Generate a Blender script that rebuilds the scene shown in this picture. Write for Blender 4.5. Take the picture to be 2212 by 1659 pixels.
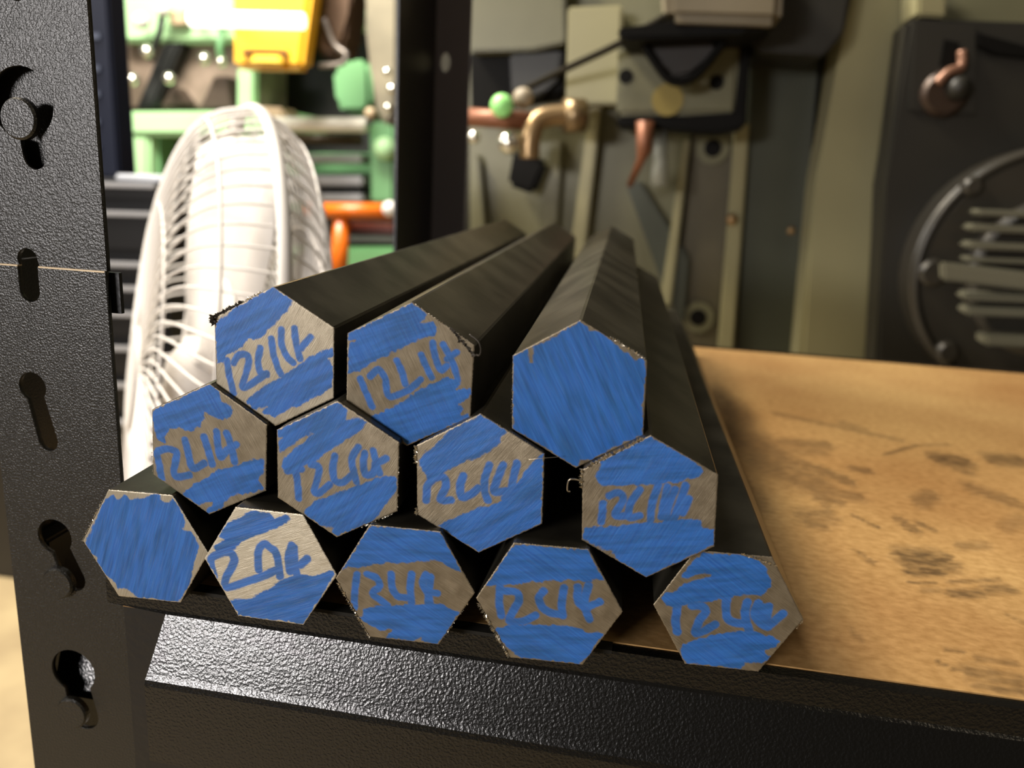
import bpy, bmesh, math, random
import numpy as np
from mathutils import Vector, Matrix, noise

sc = bpy.context.scene
for o in list(bpy.data.objects):
    bpy.data.objects.remove(o, do_unlink=True)
COL = sc.collection
random.seed(7)

# ------------------------------------------------------------------ camera
CAM = {"loc": [-0.0049, -0.21064, 0.12789], "r": [0.98323, 0.175531, 0.04948], "u": [-0.090598, 0.234655, 0.967848], "F": [-0.158276, 0.956099, -0.246622], "f": 1748.3}

CL = Vector(CAM['loc']); CR = Vector(CAM['r']); CU = Vector(CAM['u']); CF = Vector(CAM['F']); FPX = CAM['f']
cd = bpy.data.cameras.new('camera'); cam = bpy.data.objects.new('camera', cd); COL.objects.link(cam)
M = Matrix.Identity(4)
for i in range(3):
    M[i][0] = CR[i]; M[i][1] = CU[i]; M[i][2] = -CF[i]; M[i][3] = CL[i]
cam.matrix_world = M
cd.sensor_width = 36.0; cd.lens = FPX * 36.0 / 2212.0
cd.clip_start = 0.01; cd.clip_end = 60
cd.dof.use_dof = True; cd.dof.focus_distance = 0.235; cd.dof.aperture_fstop = 10.5
sc.camera = cam

# ------------------------------------------------------------------ light
sc.view_settings.view_transform = 'Standard'; sc.view_settings.look = 'None'
sc.view_settings.gamma = 1; sc.view_settings.use_curve_mapping = False
sc.view_settings.exposure = 0.0
w = bpy.data.worlds.new('world'); sc.world = w; w.use_nodes = True
w.node_tree.nodes['Background'].inputs[0].default_value = (1.0, 0.86, 0.62, 1)
w.node_tree.nodes['Background'].inputs[1].default_value = 0.045

def area(name, loc, target, sx, sy, power, color):
    l = bpy.data.lights.new(name, 'AREA'); l.shape = 'RECTANGLE'; l.size = sx; l.size_y = sy
    l.energy = power; l.color = color
    o = bpy.data.objects.new(name, l); COL.objects.link(o); o.location = loc
    d = Vector(target) - Vector(loc)
    o.rotation_euler = d.to_track_quat('-Z', 'Y').to_euler()
    return o
area('ceiling_strip_light', (-1.25, 0.40, 1.55), (-0.10, 0.3, -0.1), 1.0, 0.26, 46, (1.0, 0.87, 0.68))
area('machine_bay_light', (-1.15, 0.9, 1.7), (-1.2, 2.2, 0.1), 1.3, 0.35, 120, (1.0, 0.95, 0.86))
area('doorway_light', (-1.22, -2.02, 0.46), (-0.05, 0.0, 0.0), 0.72, 0.26, 43, (1.0, 0.95, 0.93))
area('added_left_fill', (-1.7, 0.35, 0.75), (-0.35, 0.3, 0.0), 0.7, 0.5, 13, (1.0, 0.95, 0.88))  # unseen fill, added to brighten the fan and the bars' left faces
area('front_room_light', (0.8, -0.55, 1.1), (0.25, 0.0, 0.0), 0.5, 0.5, 1.6, (1.0, 0.84, 0.60))

# ------------------------------------------------------------------ helpers
def ray(px, py):
    return CF + CR * ((px - 1106) / FPX) - CU * ((py - 829.5) / FPX)
def at(px, py, Y):                       # point of the world plane y = Y seen at that place of the photograph
    d = ray(px, py); return CL + d * ((Y - CL.y) / d.y)
def atz(px, py, Z=0.0):
    d = ray(px, py); return CL + d * ((Z - CL.z) / d.z)

def srgb(r, g, b):
    f = lambda c: (c / 255 / 12.92) if c / 255 <= 0.04045 else ((c / 255 + 0.055) / 1.055) ** 2.4
    return (f(r), f(g), f(b), 1.0)

def mat(name, col, rough=0.5, metal=0.0, var=0.0, vscale=20.0, bump=0.0, bscale=200.0, spec=0.5, col2=None, emit=0.0, coat=0.0, dist=0.001):
    m = bpy.data.materials.new(name); m.use_nodes = True
    nt = m.node_tree; b = nt.nodes['Principled BSDF']
    b.inputs['Roughness'].default_value = rough; b.inputs['Metallic'].default_value = metal
    b.inputs['Specular IOR Level'].default_value = spec; b.inputs['Coat Weight'].default_value = coat
    b.inputs['Base Color'].default_value = col
    tc = nt.nodes.new('ShaderNodeTexCoord')
    if var > 0 or col2:
        n = nt.nodes.new('ShaderNodeTexNoise'); n.inputs['Scale'].default_value = vscale; n.inputs['Detail'].default_value = 5
        nt.links.new(tc.outputs['Object'], n.inputs['Vector'])
        r = nt.nodes.new('ShaderNodeValToRGB'); r.color_ramp.elements[0].position = 0.38; r.color_ramp.elements[1].position = 0.66
        c2 = col2 if col2 else tuple(c * (1 - var) for c in col[:3]) + (1,)
        r.color_ramp.elements[0].color = c2; r.color_ramp.elements[1].color = col
        nt.links.new(n.outputs['Fac'], r.inputs['Fac']); nt.links.new(r.outputs['Color'], b.inputs['Base Color'])
    if bump > 0:
        n2 = nt.nodes.new('ShaderNodeTexNoise'); n2.inputs['Scale'].default_value = bscale; n2.inputs['Detail'].default_value = 2
        nt.links.new(tc.outputs['Object'], n2.inputs['Vector'])
        bp = nt.nodes.new('ShaderNodeBump'); bp.inputs['Strength'].default_value = bump; bp.inputs['Distance'].default_value = dist
        nt.links.new(n2.outputs['Fac'], bp.inputs['Height']); nt.links.new(bp.outputs['Normal'], b.inputs['Normal'])
    if emit > 0:
        b.inputs['Emission Color'].default_value = col; b.inputs['Emission Strength'].default_value = emit
    return m

def link(name, me, m, parent=None, label=None):
    o = bpy.data.objects.new(name, me)
    if m is not None and len(me.materials) == 0: me.materials.append(m)
    COL.objects.link(o)
    if parent is not None: o.parent = parent
    if label: o['label'] = label
    return o
def tag(o, label=None, cat=None, group=None, kind=None):
    if label: o['label'] = label
    if cat: o['category'] = cat
    if group: o['group'] = group
    if kind: o['kind'] = kind
    return o
def thing(name, loc, label, cat, group=None):
    o = bpy.data.objects.new(name, None); COL.objects.link(o); o.location = loc; o.empty_display_size = 0.02
    tag(o, label, cat, group)
    return o
def bm_obj(name, bm, m, parent=None, label=None, smooth=False, origin=None):
    off = Vector(parent.location) if parent is not None and origin is None else (origin or Vector((0, 0, 0)))
    pp = parent
    if parent is not None and parent.parent is not None: off = Vector(parent.parent.location)   # parts sit at their thing's origin
    for v in bm.verts: v.co -= off
    bmesh.ops.recalc_face_normals(bm, faces=bm.faces)
    me = bpy.data.meshes.new(name); bm.to_mesh(me); bm.free()
    if smooth:
        for p in me.polygons: p.use_smooth = True
    return link(name, me, m, parent, label)

def add_slab(bm, pts, Y, depth, bevel=0.0):
    a = [bm.verts.new(at(x, y, Y)) for x, y in pts]
    b = [bm.verts.new(v.co + Vector((0, depth, 0))) for v in a]
    n = len(a)
    fs = [bm.faces.new(a), bm.faces.new(list(reversed(b)))]
    for i in range(n): fs.append(bm.faces.new([a[i], b[i], b[(i + 1) % n], a[(i + 1) % n]]))
    if bevel:
        es = list({e for f in fs for e in f.edges})
        bmesh.ops.bevel(bm, geom=es, offset=bevel, segments=2, affect='EDGES', clamp_overlap=True)
def slab(name, pts, Y, depth, m, parent=None, bevel=0.0, label=None):
    bm = bmesh.new(); add_slab(bm, pts, Y, depth, bevel); return bm_obj(name, bm, m, parent, label)
def rect(x0, y0, x1, y1): return [(x0, y0), (x1, y0), (x1, y1), (x0, y1)]
def add_box(bm, x0, y0, z0, x1, y1, z1, bevel=0.0):
    vs = [bm.verts.new((x, y, z)) for x in (x0, x1) for y in (y0, y1) for z in (z0, z1)]
    q = [(0, 1, 3, 2), (4, 6, 7, 5), (0, 4, 5, 1), (2, 3, 7, 6), (0, 2, 6, 4), (1, 5, 7, 3)]
    fs = [bm.faces.new([vs[i] for i in f]) for f in q]
    if bevel:
        es = list({e for f in fs for e in f.edges})
        bmesh.ops.bevel(bm, geom=es, offset=bevel, segments=2, affect='EDGES', clamp_overlap=True)
def box(name, a, b, m, parent=None, bevel=0.0, label=None):
    bm = bmesh.new(); add_box(bm, *a, *b, bevel); return bm_obj(name, bm, m, parent, label)
def add_tube(bm, pts, r, seg=10, caps=True):
    pts = [Vector(p) for p in pts]; rings = []
    rr = r if isinstance(r, (list, tuple)) else [r] * len(pts)
    t = (pts[1] - pts[0]).normalized(); up = Vector((0, 0, 1)) if abs(t.z) < 0.9 else Vector((1, 0, 0))
    n = t.cross(up).normalized()
    for i, p in enumerate(pts):
        t = (pts[min(i + 1, len(pts) - 1)] - pts[max(i - 1, 0)]).normalized()
        n = (n - t * n.dot(t)).normalized(); bb = t.cross(n)
        rings.append([bm.verts.new(p + n * rr[i] * math.cos(2 * math.pi * k / seg) + bb * rr[i] * math.sin(2 * math.pi * k / seg)) for k in range(seg)])
    for a, b in zip(rings[:-1], rings[1:]):
        for k in range(seg): bm.faces.new([a[k], a[(k + 1) % seg], b[(k + 1) % seg], b[k]])
    if caps: bm.faces.new(list(reversed(rings[0]))); bm.faces.new(rings[-1])
def tube(name, pts, r, m, parent=None, seg=12, label=None):
    bm = bmesh.new(); add_tube(bm, pts, r, seg); return bm_obj(name, bm, m, parent, label, smooth=True)
def smooth_path(pts, n=6):
    P = [Vector(p) for p in pts]; out = []
    for i in range(len(P) - 1):
        p0 = P[max(i - 1, 0)]; p1 = P[i]; p2 = P[i + 1]; p3 = P[min(i + 2, len(P) - 1)]
        for k in range(n):
            t = k / n
            out.append(0.5 * ((2 * p1) + (p2 - p0) * t + (2 * p0 - 5 * p1 + 4 * p2 - p3) * t * t + (3 * p1 - p0 - 3 * p2 + p3) * t ** 3))
    out.append(P[-1]); return out
def ball(name, c, r, m, parent=None, label=None, sc3=(1, 1, 1)):
    bm = bmesh.new(); bmesh.ops.create_uvsphere(bm, u_segments=20, v_segments=12, radius=r)
    for v in bm.verts: v.co = Vector((v.co.x * sc3[0], v.co.y * sc3[1], v.co.z * sc3[2])) + Vector(c)
    return bm_obj(name, bm, m, parent, label, smooth=True)
def disc(name, c, r, depth, m, parent=None, label=None, seg=28, bevel=0.0, axis=Vector((0, 1, 0))):
    """a round head facing -axis, c is the centre of its front"""
    bm = bmesh.new()
    c = Vector(c)
    add_tube(bm, [c, c + axis * bevel, c + axis * depth] if bevel else [c, c + axis * depth], [r - bevel, r, r] if bevel else r, seg)
    return bm_obj(name, bm, m, parent, label)

# ------------------------------------------------------------------ materials
def powder_coat(name, col, rough=0.33, bscale=900.0, strength=0.55, dist=0.0006):
    m = bpy.data.materials.new(name); m.use_nodes = True; nt = m.node_tree; b = nt.nodes['Principled BSDF']
    b.inputs['Base Color'].default_value = col; b.inputs['Roughness'].default_value = rough
    b.inputs['Specular IOR Level'].default_value = 0.6
    tc = nt.nodes.new('ShaderNodeTexCoord')
    v = nt.nodes.new('ShaderNodeTexNoise'); v.inputs['Scale'].default_value = bscale; v.inputs['Detail'].default_value = 1.5
    v.inputs['Distortion'].default_value = 0.1
    r = nt.nodes.new('ShaderNodeMapRange'); r.inputs[1].default_value = 0.35; r.inputs[2].default_value = 0.7
    nt.links.new(tc.outputs['Object'], v.inputs['Vector']); nt.links.new(v.outputs['Fac'], r.inputs[0])
    bp = nt.nodes.new('ShaderNodeBump'); bp.inputs['Strength'].default_value = strength; bp.inputs['Distance'].default_value = dist
    nt.links.new(r.outputs[0], bp.inputs['Height']); nt.links.new(bp.outputs['Normal'], b.inputs['Normal'])
    return m
M_post = powder_coat('black_powder_coat_post', srgb(26, 24, 19), 0.36, 1700.0, 0.3, 0.0003)
M_beam = powder_coat('black_powder_coat_beam', srgb(15, 14, 12), 0.25, 1150.0, 0.19, 0.00035)
M_coat = mat('black_paint', srgb(20, 19, 19), 0.4, bump=0.2, bscale=300)
M_edge = mat('painted_edge_glint', srgb(190, 170, 140), 0.35, 0.8)  # bright colour paints the light caught by the post's top edge

def cut_face_material():
    m = bpy.data.materials.new('saw_cut_steel_with_blue_ink'); m.use_nodes = True; nt = m.node_tree; b = nt.nodes['Principled BSDF']
    N = nt.nodes.new; L = nt.links.new
    ink = N('ShaderNodeAttribute'); ink.attribute_name = 'ink'
    uv = N('ShaderNodeUVMap'); uv.uv_map = 'brush'
    def streak(sx, sy, detail=3):
        mp = N('ShaderNodeMapping'); mp.inputs['Scale'].default_value = (sx, sy, 1); L(uv.outputs[0], mp.inputs[0])
        n = N('ShaderNodeTexNoise'); n.inputs['Scale'].default_value = 1; n.inputs['Detail'].default_value = detail
        L(mp.outputs[0], n.inputs['Vector']); return n
    s1 = streak(3.0, 150); s2 = streak(1.2, 42, 3); s3 = streak(4, 4, 4); s4 = streak(150, 150, 2)
    uvm = N('ShaderNodeUVMap'); uvm.uv_map = 'marker'; mpm = N('ShaderNodeMapping'); mpm.inputs['Scale'].default_value = (1.3, 9.0, 1); L(uvm.outputs[0], mpm.inputs[0])
    s5 = N('ShaderNodeTexNoise'); s5.inputs['Scale'].default_value = 1; s5.inputs['Detail'].default_value = 3; L(mpm.outputs[0], s5.inputs['Vector'])
    def ramp(src, p0, c0, p1, c1):
        r = N('ShaderNodeValToRGB'); r.color_ramp.elements[0].position = p0; r.color_ramp.elements[0].color = c0
        r.color_ramp.elements[1].position = p1; r.color_ramp.elements[1].color = c1; L(src, r.inputs['Fac']); return r
    def mix(fac, a, bb, mode='MIX'):
        x = N('ShaderNodeMix'); x.data_type = 'RGBA'; x.blend_type = mode
        if isinstance(fac, float): x.inputs[0].default_value = fac
        else: L(fac, x.inputs[0])
        L(a, x.inputs[6]); L(bb, x.inputs[7]); return x.outputs[2]
    steel = ramp(s1.outputs['Fac'], 0.25, srgb(118, 107, 88), 0.8, srgb(174, 159, 132))
    patch = ramp(s3.outputs['Fac'], 0.3, srgb(205, 200, 190), 0.7, srgb(255, 255, 255))
    steelc = mix(1.0, steel.outputs[0], patch.outputs[0], 'MULTIPLY')
    tone = N('ShaderNodeAttribute'); tone.attribute_name = 'tone'
    lit_steel = ramp(s1.outputs['Fac'], 0.3, srgb(196, 184, 158), 0.75, srgb(246, 238, 218))
    steelc = mix(tone.outputs['Fac'], steelc, lit_steel.outputs[0])
    blue = ramp(s2.outputs['Fac'], 0.28, srgb(38, 98, 182), 0.78, srgb(54, 124, 206))
    thin = ramp(s5.outputs['Fac'], 0.32, srgb(196, 214, 205), 0.6, srgb(255, 255, 255))
    bluec = mix(1.0, blue.outputs[0], thin.outputs[0], 'MULTIPLY')
    # thin ink lets the steel through in streaks
    inkc = N('ShaderNodeMath'); inkc.operation = 'MULTIPLY'; L(ink.outputs['Fac'], inkc.inputs[0])
    den = N('ShaderNodeMapRange'); den.inputs[1].default_value = 0.2; den.inputs[2].default_value = 0.5; den.inputs[3].default_value = 0.80; den.inputs[4].default_value = 1.0
    L(s1.outputs['Fac'], den.inputs[0]); L(den.outputs[0], inkc.inputs[1])
    col = mix(inkc.outputs[0], steelc, bluec)
    L(col, b.inputs['Base Color'])
    me = N('ShaderNodeMapRange'); me.inputs[3].default_value = 0.55; me.inputs[4].default_value = 0.05; L(ink.outputs['Fac'], me.inputs[0]); L(me.outputs[0], b.inputs['Metallic'])
    ro = N('ShaderNodeMapRange'); ro.inputs[3].default_value = 0.42; ro.inputs[4].default_value = 0.45; L(ink.outputs['Fac'], ro.inputs[0]); L(ro.outputs[0], b.inputs['Roughness'])
    ad = N('ShaderNodeMath'); ad.operation = 'MULTIPLY_ADD'; L(s4.outputs['Fac'], ad.inputs[0]); ad.inputs[1].default_value = 0.3; L(s1.outputs['Fac'], ad.inputs[2])
    bp = N('ShaderNodeBump'); bp.inputs['Strength'].default_value = 0.5; bp.inputs['Distance'].default_value = 0.00012
    L(ad.outputs[0], bp.inputs['Height']); L(bp.outputs['Normal'], b.inputs['Normal'])
    return m
M_cut = cut_face_material()
M_bar = mat('dark_cold_drawn_steel', srgb(84, 80, 69), 0.34, 0.6, vscale=45, col2=srgb(54, 51, 43), bump=0.12, bscale=260, dist=0.0004)
M_burr = mat('bright_burr', srgb(200, 190, 170), 0.3, 0.95)
M_burr_d = mat('dark_burr', srgb(60, 55, 48), 0.5, 0.6)

# ------------------------------------------------------------------ setting
M_floor = mat('concrete_floor', srgb(160, 142, 106), 0.6, vscale=6, col2=srgb(132, 114, 84), bump=0.2, bscale=60)
FZ = -0.62
o = box('floor', (-4, -1.0, FZ - 0.05), (2.6, 4.0, FZ), M_floor); tag(o, kind='structure')
M_wall = mat('workshop_wall', srgb(70, 66, 54), 0.8, var=0.25, vscale=3)
o = box('wall_back', (-4, 3.6, FZ), (2.6, 3.7, 2.6), M_wall); tag(o, kind='structure')

# ------------------------------------------------------------------ shelving unit
PY = 0.008
unit = thing('shelving_unit', (-0.19, PY, FZ), 'black powder-coated steel shelving unit with slotted corner posts carrying the bars', 'shelving')

def sheet_with_holes(name, outer, holes, y, thick, m, parent):
    cu = bpy.data.curves.new(name, 'CURVE'); cu.dimensions = '2D'; cu.fill_mode = 'BOTH'; cu.extrude = thick / 2
    for loop in [outer] + holes:
        s = cu.splines.new('POLY'); s.points.add(len(loop) - 1); s.use_cyclic_u = True
        for p, (x, z) in zip(s.points, loop): p.co = (x, z, 0, 1)
    tmp = bpy.data.objects.new('tmp', cu); COL.objects.link(tmp)
    bpy.context.view_layer.update()
    me = bpy.data.meshes.new_from_object(tmp.evaluated_get(bpy.context.evaluated_depsgraph_get()))
    bpy.data.objects.remove(tmp, do_unlink=True)
    off = Vector(parent.location)
    for v in me.vertices:
        x, z, d = v.co; v.co = Vector((x, y + thick / 2 - d, z)) - off
    me.name = name; me.materials.clear(); me.materials.append(m)
    bm = bmesh.new(); bm.from_mesh(me); bmesh.ops.remove_doubles(bm, verts=bm.verts, dist=1e-6)
    bmesh.ops.recalc_face_normals(bm, faces=bm.faces); bm.to_mesh(me); bm.free()
    return link(name, me, None, parent)

def keyhole(c, rc, s, rs):                       # pixel positions in the photograph turned into metres on the post face
    C = at(c[0], c[1], PY); S = at(s[0], s[1], PY); k = (C - at(c[0] + 10, c[1], PY)).length / 10
    A = Vector((C.x, C.z)); B = Vector((S.x, S.z)); ra = rc * k; rb = rs * k
    d = (B - A); L = d.length; d.normalize(); n = Vector((-d.y, d.x))
    ang0 = math.atan2(d.y, d.x); out = []
    w1 = math.asin(min(1, rb / ra)) * 0.9
    for i in range(25):
        t = ang0 + w1 + (2 * math.pi - 2 * w1) * i / 24; out.append((A.x + ra * math.cos(t), A.y + ra * math.sin(t)))
    for i in range(13):
        t = ang0 - math.pi / 2 + math.pi * i / 12; out.append((B.x + rb * math.cos(t), B.y + rb * math.sin(t)))
    return out
XL, XR = -0.2099, -0.1665
seam = 0.0945
holes_low = [keyhole((70, 836), 29, (104, 952), 21), keyhole((118, 1160), 36, (160, 1252), 24), keyhole((158, 1450), 45, (182, 1545), 30)]
holes_low.append([(p[0] + 0.002, p[1] - 0.05) for p in holes_low[-1]])
capA = keyhole((62, 566), 25, (64, 628), 21)
holes_up = [keyhole((42, 222), 68, (70, 336), 26)]
holes_up.append([(p[0] - 0.001, p[1] + 0.046) for p in holes_up[0]])
# lower length of post: its top edge carries half of the seam keyhole
def notch_low(zt):
    c = at(62, 566, PY); s = at(64, 628, PY); k = (c - at(72, 566, PY)).length / 10; r = 22 * k
    pts = [(XL, FZ), (XR, FZ), (XR, zt), (s.x + r, zt)]
    for i in range(13):
        t = -math.pi * i / 12; pts.append((s.x + r * math.cos(t), s.z + r * math.sin(t)))
    pts += [(s.x - r, zt), (XL, zt)]
    return pts
def notch_up(zb):
    c = at(62, 562, PY); s = at(64, 628, PY); k = (c - at(72, 566, PY)).length / 10; r = 22 * k
    pts = [(XL, zb), (s.x - r, zb)]
    for i in range(13):
        t = math.pi - math.pi * i / 12; pts.append((s.x - 0.0005 + r * math.cos(t), c.z + r * math.sin(t)))
    pts += [(s.x + r, zb), (XR, zb), (XR, 0.6), (XL, 0.6)]
    return pts
lower = sheet_with_holes('front_post', notch_low(seam), holes_low, PY, 0.0018, M_post, unit)
upper = sheet_with_holes('front_post_extension', notch_up(seam), holes_up, PY + 0.0009, 0.0018, M_post, unit)
box('post_flange', (XL, PY + 0.0019, FZ), (XL + 0.0018, PY + 0.045, seam - 0.0005), M_post, lower)
box('post_flange', (XL, PY + 0.0028, seam), (XL + 0.0018, PY + 0.045, 0.6), M_post, upper)
box('bright_edge', (XL, PY - 0.0001, seam - 0.0003), (at(58, 575, PY).x - 0.0032, PY + 0.0018, seam + 0.0002), M_edge, lower, label='top edge of the lower post, painted bright as a glint')
box('bright_edge', (at(64, 600, PY).x + 0.0034, PY - 0.0001, seam - 0.0003), (XR - 0.0001, PY + 0.0018, seam + 0.0002), M_edge, lower, label='top edge of the lower post, painted bright as a glint')
box('splice_plate', (XR - 0.016, PY + 0.0030, seam - 0.013), (XR + 0.0024, PY + 0.0045, seam - 0.0005), M_coat, unit)
def rivet(px, py, rpx, par):
    c = at(px, py, PY - 0.0022); k = 0.001 * ((at(px + 10, py, PY) - at(px, py, PY)).length * 100)
    disc('rivet', c, rpx * k, 0.0024, M_post, par, bevel=0.0006)
rivet(37, 256, 39, upper); rivet(122, 1262, 31, lower); rivet(152, 1543, 31, lower)
# plate of the side beam behind the post face, seen through the keyholes
box('side_beam', (XL + 0.002, 0.013, -0.036), (XL + 0.010, 0.47, 0.0), M_coat, unit, 0.001)
bm = bmesh.new()
add_box(bm, XL + 0.010, 0.013, -0.0395, XL + 0.045, 0.47, -0.0375, 0.0005)
bm_obj('side_beam_ledge', bm, M_beam, unit)
box('upper_end_plate', (XL + 0.004, PY + 0.006, 0.118), (XR - 0.004, PY + 0.0075, 0.17), M_post, unit)

# front beam: rolled profile (y, z, left end x)
prof = [(-0.0006, -0.0003, -0.165), (-0.0045, -0.0003, -0.165), (-0.0045, -0.0084, -0.165), (-0.0052, -0.0092, -0.1445), (-0.0118, -0.0262, -0.1475),
        (-0.0127, -0.0280, -0.1478), (-0.0130, -0.0300, -0.148), (-0.0130, -0.0572, -0.148), (-0.0114, -0.0580, -0.148), (-0.0114, -0.0300, -0.148), (-0.0102, -0.0268, -0.1475), (-0.0040, -0.0105, -0.1445), (-0.0006, -0.0080, -0.165)]
bm = bmesh.new()
Lv = [bm.verts.new((x, y, z)) for y, z, x in prof]; Rv = [bm.verts.new((0.75, y, z)) for y, z, x in prof]
bm.faces.new(Lv); bm.faces.new(list(reversed(Rv)))
for i in range(len(prof)):
    j = (i + 1) % len(prof); bm.faces.new([Lv[i], Rv[i], Rv[j], Lv[j]])
fb = bm_obj('front_beam', bm, M_beam, unit)
box('beam_end_plate', (-0.1650, 0.0030, -0.110), (-0.1440, 0.0050, -0.0100), M_coat, unit)
box('beam_top_flange', (-0.163, -0.0046, -0.0012), (-0.0065, 0.0150, -0.0001), mat('matt_black_flange', srgb(34, 32, 27), 0.75, spec=0.25), unit)
bm = bmesh.new(); kc = at(172, 1452, 0.016)
vv = [bm.verts.new((kc.x + dx, 0.016 + dy, kc.z + dz)) for dx, dy, dz in ((-.009, .004, .010), (.009, .004, .010), (.009, -.003, -.008), (-.009, -.003, -.008), (-.009, .006, .010), (.009, .006, .010), (.009, -.001, -.008), (-.009, -.001, -.008))]
for f in ((0, 1, 2, 3), (7, 6, 5, 4), (0, 4, 5, 1), (1, 5, 6, 2), (2, 6, 7, 3), (3, 7, 4, 0)): bm.faces.new([vv[i] for i in f])
bm_obj('beam_web_end', bm, M_beam, unit)
# back beam and back post
BX = at(938, 250, 0.472).x
BF = min(0.40, max(0.36, next(Y / 1000 for Y in range(300, 472) if at(857, 300, Y / 1000).x <= BX)))
box('back_beam', (-0.15, 0.4640, -0.045), (0.75, 0.4660, 0.0012), M_coat, unit)
def back_hole(px, py):
    c = at(px, py, 0.472); return [(c.x + 0.0042 * math.cos(t * math.pi / 8), c.z + 0.0075 * math.sin(t * math.pi / 8)) for t in range(16)]
M_bpost = mat('black_post_painted_lit', srgb(112, 108, 117), 0.5, bump=0.15, bscale=150)  # black post greyed, standing in for light on its front face
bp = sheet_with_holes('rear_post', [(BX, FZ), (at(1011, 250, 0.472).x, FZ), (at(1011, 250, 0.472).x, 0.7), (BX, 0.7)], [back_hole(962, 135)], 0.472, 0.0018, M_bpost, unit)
bm = bmesh.new(); add_box(bm, BX - 0.0018, BF, FZ, BX, 0.4738, 0.7)
bm_obj('post_flange', bm, M_coat, bp)

# ------------------------------------------------------------------ shelf board with smudges and painted shadow
SM = [  # grease smudges and painted bar shadow: x0, y0, x1, y1, half-width, strength
 (2020, 990, 2085, 998, 14, .9), (2060, 1010, 2095, 1020, 9, .6), (2140, 992, 2212, 996, 13, .8), (2100, 1055, 2190, 1085, 16, .55), (1985, 1085, 2015, 1070, 14, .6),
 (1945, 1125, 1975, 1145, 12, .7), (1985, 1130, 2015, 1145, 6, .8), (1955, 1205, 2040, 1212, 24, .9), (1960, 1235, 2030, 1235, 10, .9), (2070, 1180, 2130, 1178, 9, .5),
 (1735, 1115, 1790, 1115, 20, .5), (1740, 1130, 1785, 1140, 8, .6), (1745, 1110, 1790, 1105, 6, .7), (1965, 1258, 2020, 1259, 3, .8), (2050, 1257, 2160, 1252, 4, .6), (2055, 1282, 2120, 1282, 9, .8), (2130, 1275, 2185, 1272, 10, .7), (1990, 1275, 2030, 1275, 6, .4),
 (1840, 1012, 1880, 1018, 7, .7), (1730, 1000, 1835, 1040, 12, .7), (1740, 1050, 1860, 1075, 12, .55), (1700, 975, 1780, 975, 10, .45),
 (1670, 892, 1950, 952, 5, .45), (1820, 915, 1870, 930, 8, .45), (1910, 982, 1980, 962, 3, .7), (1980, 962, 2050, 960, 3, .4), (1840, 1112, 1905, 1143, 3, .8), (1850, 1190, 1885, 1215, 6, .6),
 (1550, 860, 1600, 900, 32, .7), (1590, 930, 1690, 1000, 44, .65), (1640, 990, 1770, 1050, 34, .65), (1690, 955, 1790, 962, 10, .6), (1600, 1040, 1640, 1090, 22, .5), (1760, 1075, 1820, 1085, 8, .7), (1780, 1070, 1790, 1110, 10, .6), (2090, 1450, 2212, 1475, 18, .6), (2100, 1480, 2212, 1497, 7, .8), (2020, 1428, 2070, 1448, 4, .7), (2110, 1420, 2200, 1435, 7, .5), (2045, 1403, 2080, 1408, 5, .6),  # wide marks near the bars hold dirt and their shadow together
 (1810, 1385, 1838, 1443, 2.2, 1.0), (1838, 1360, 1860, 1385, 8, .35), (2180, 1330, 2212, 1345, 6, .5), (2170, 1140, 2212, 1120, 12, .35)]  # first mark paints the crisp edge of the bars' shadow
def board():
    x0, x1, y0, y1 = -0.163, 0.75, 0.0, 0.463
    xs = np.concatenate([np.linspace(x0, 0.0, 12), np.arange(0.0015, 0.33, 0.0015), np.linspace(0.332, x1, 12)]); ys = np.linspace(y0, y1, 270)
    X, Yg = np.meshgrid(xs, ys); n, mm = X.shape
    d = np.zeros_like(X)
    wob = 0.0012 * np.sin(X * 900 + 3 * np.sin(Yg * 400)) + 0.0010 * np.sin(Yg * 1300 + X * 500)
    for a, b, c, e, wd, s in SM:
        p = atz(a, b); q = atz(c, e); r = (atz((a + c) / 2, (b + e) / 2 + wd) - atz((a + c) / 2, (b + e) / 2)).length; rx = (atz((a + c) / 2 + wd, (b + e) / 2) - atz((a + c) / 2, (b + e) / 2)).length
        sx = 1 / rx; sy = 1 / r
        px_, py_ = (X - p.x + wob * min(1, r * 150)) * sx, (Yg - p.y + wob * 0.7 * min(1, r * 150)) * sy; vx, vy = (q.x - p.x) * sx, (q.y - p.y) * sy
        t = np.clip((px_ * vx + py_ * vy) / max(vx * vx + vy * vy, 1e-9), 0, 1)
        dist = np.hypot(px_ - t * vx, py_ - t * vy)
        d = np.maximum(d, s * np.clip(1.35 - dist, 0, 0.9) / 0.9 * 0.9)
    V = np.stack([X, Yg, np.zeros_like(X)], -1).reshape(-1, 3)
    idx = np.arange(n * mm).reshape(n, mm)
    F = np.stack([idx[:-1, :-1], idx[:-1, 1:], idx[1:, 1:], idx[1:, :-1]], -1).reshape(-1, 4).tolist()
    # underside and rim
    base = len(V); rim = np.concatenate([idx[0, :], idx[1:, -1], idx[-1, -2::-1], idx[-2:0:-1, 0]])
    V2 = V[rim].copy(); V2[:, 2] = -0.012
    k = len(rim); F += [[int(rim[i]), base + i, base + (i + 1) % k, int(rim[(i + 1) % k])] for i in range(k)] + [[base + i for i in range(k)]]
    me = bpy.data.meshes.new('shelf_board'); me.from_pydata(np.vstack([V, V2]).tolist(), [], F)
    at_ = me.attributes.new('smudge_shadow', 'FLOAT', 'POINT'); at_.data.foreach_set('value', np.concatenate([d.ravel(), np.zeros(k)]).astype(np.float32))
    me.update(); return me
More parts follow.
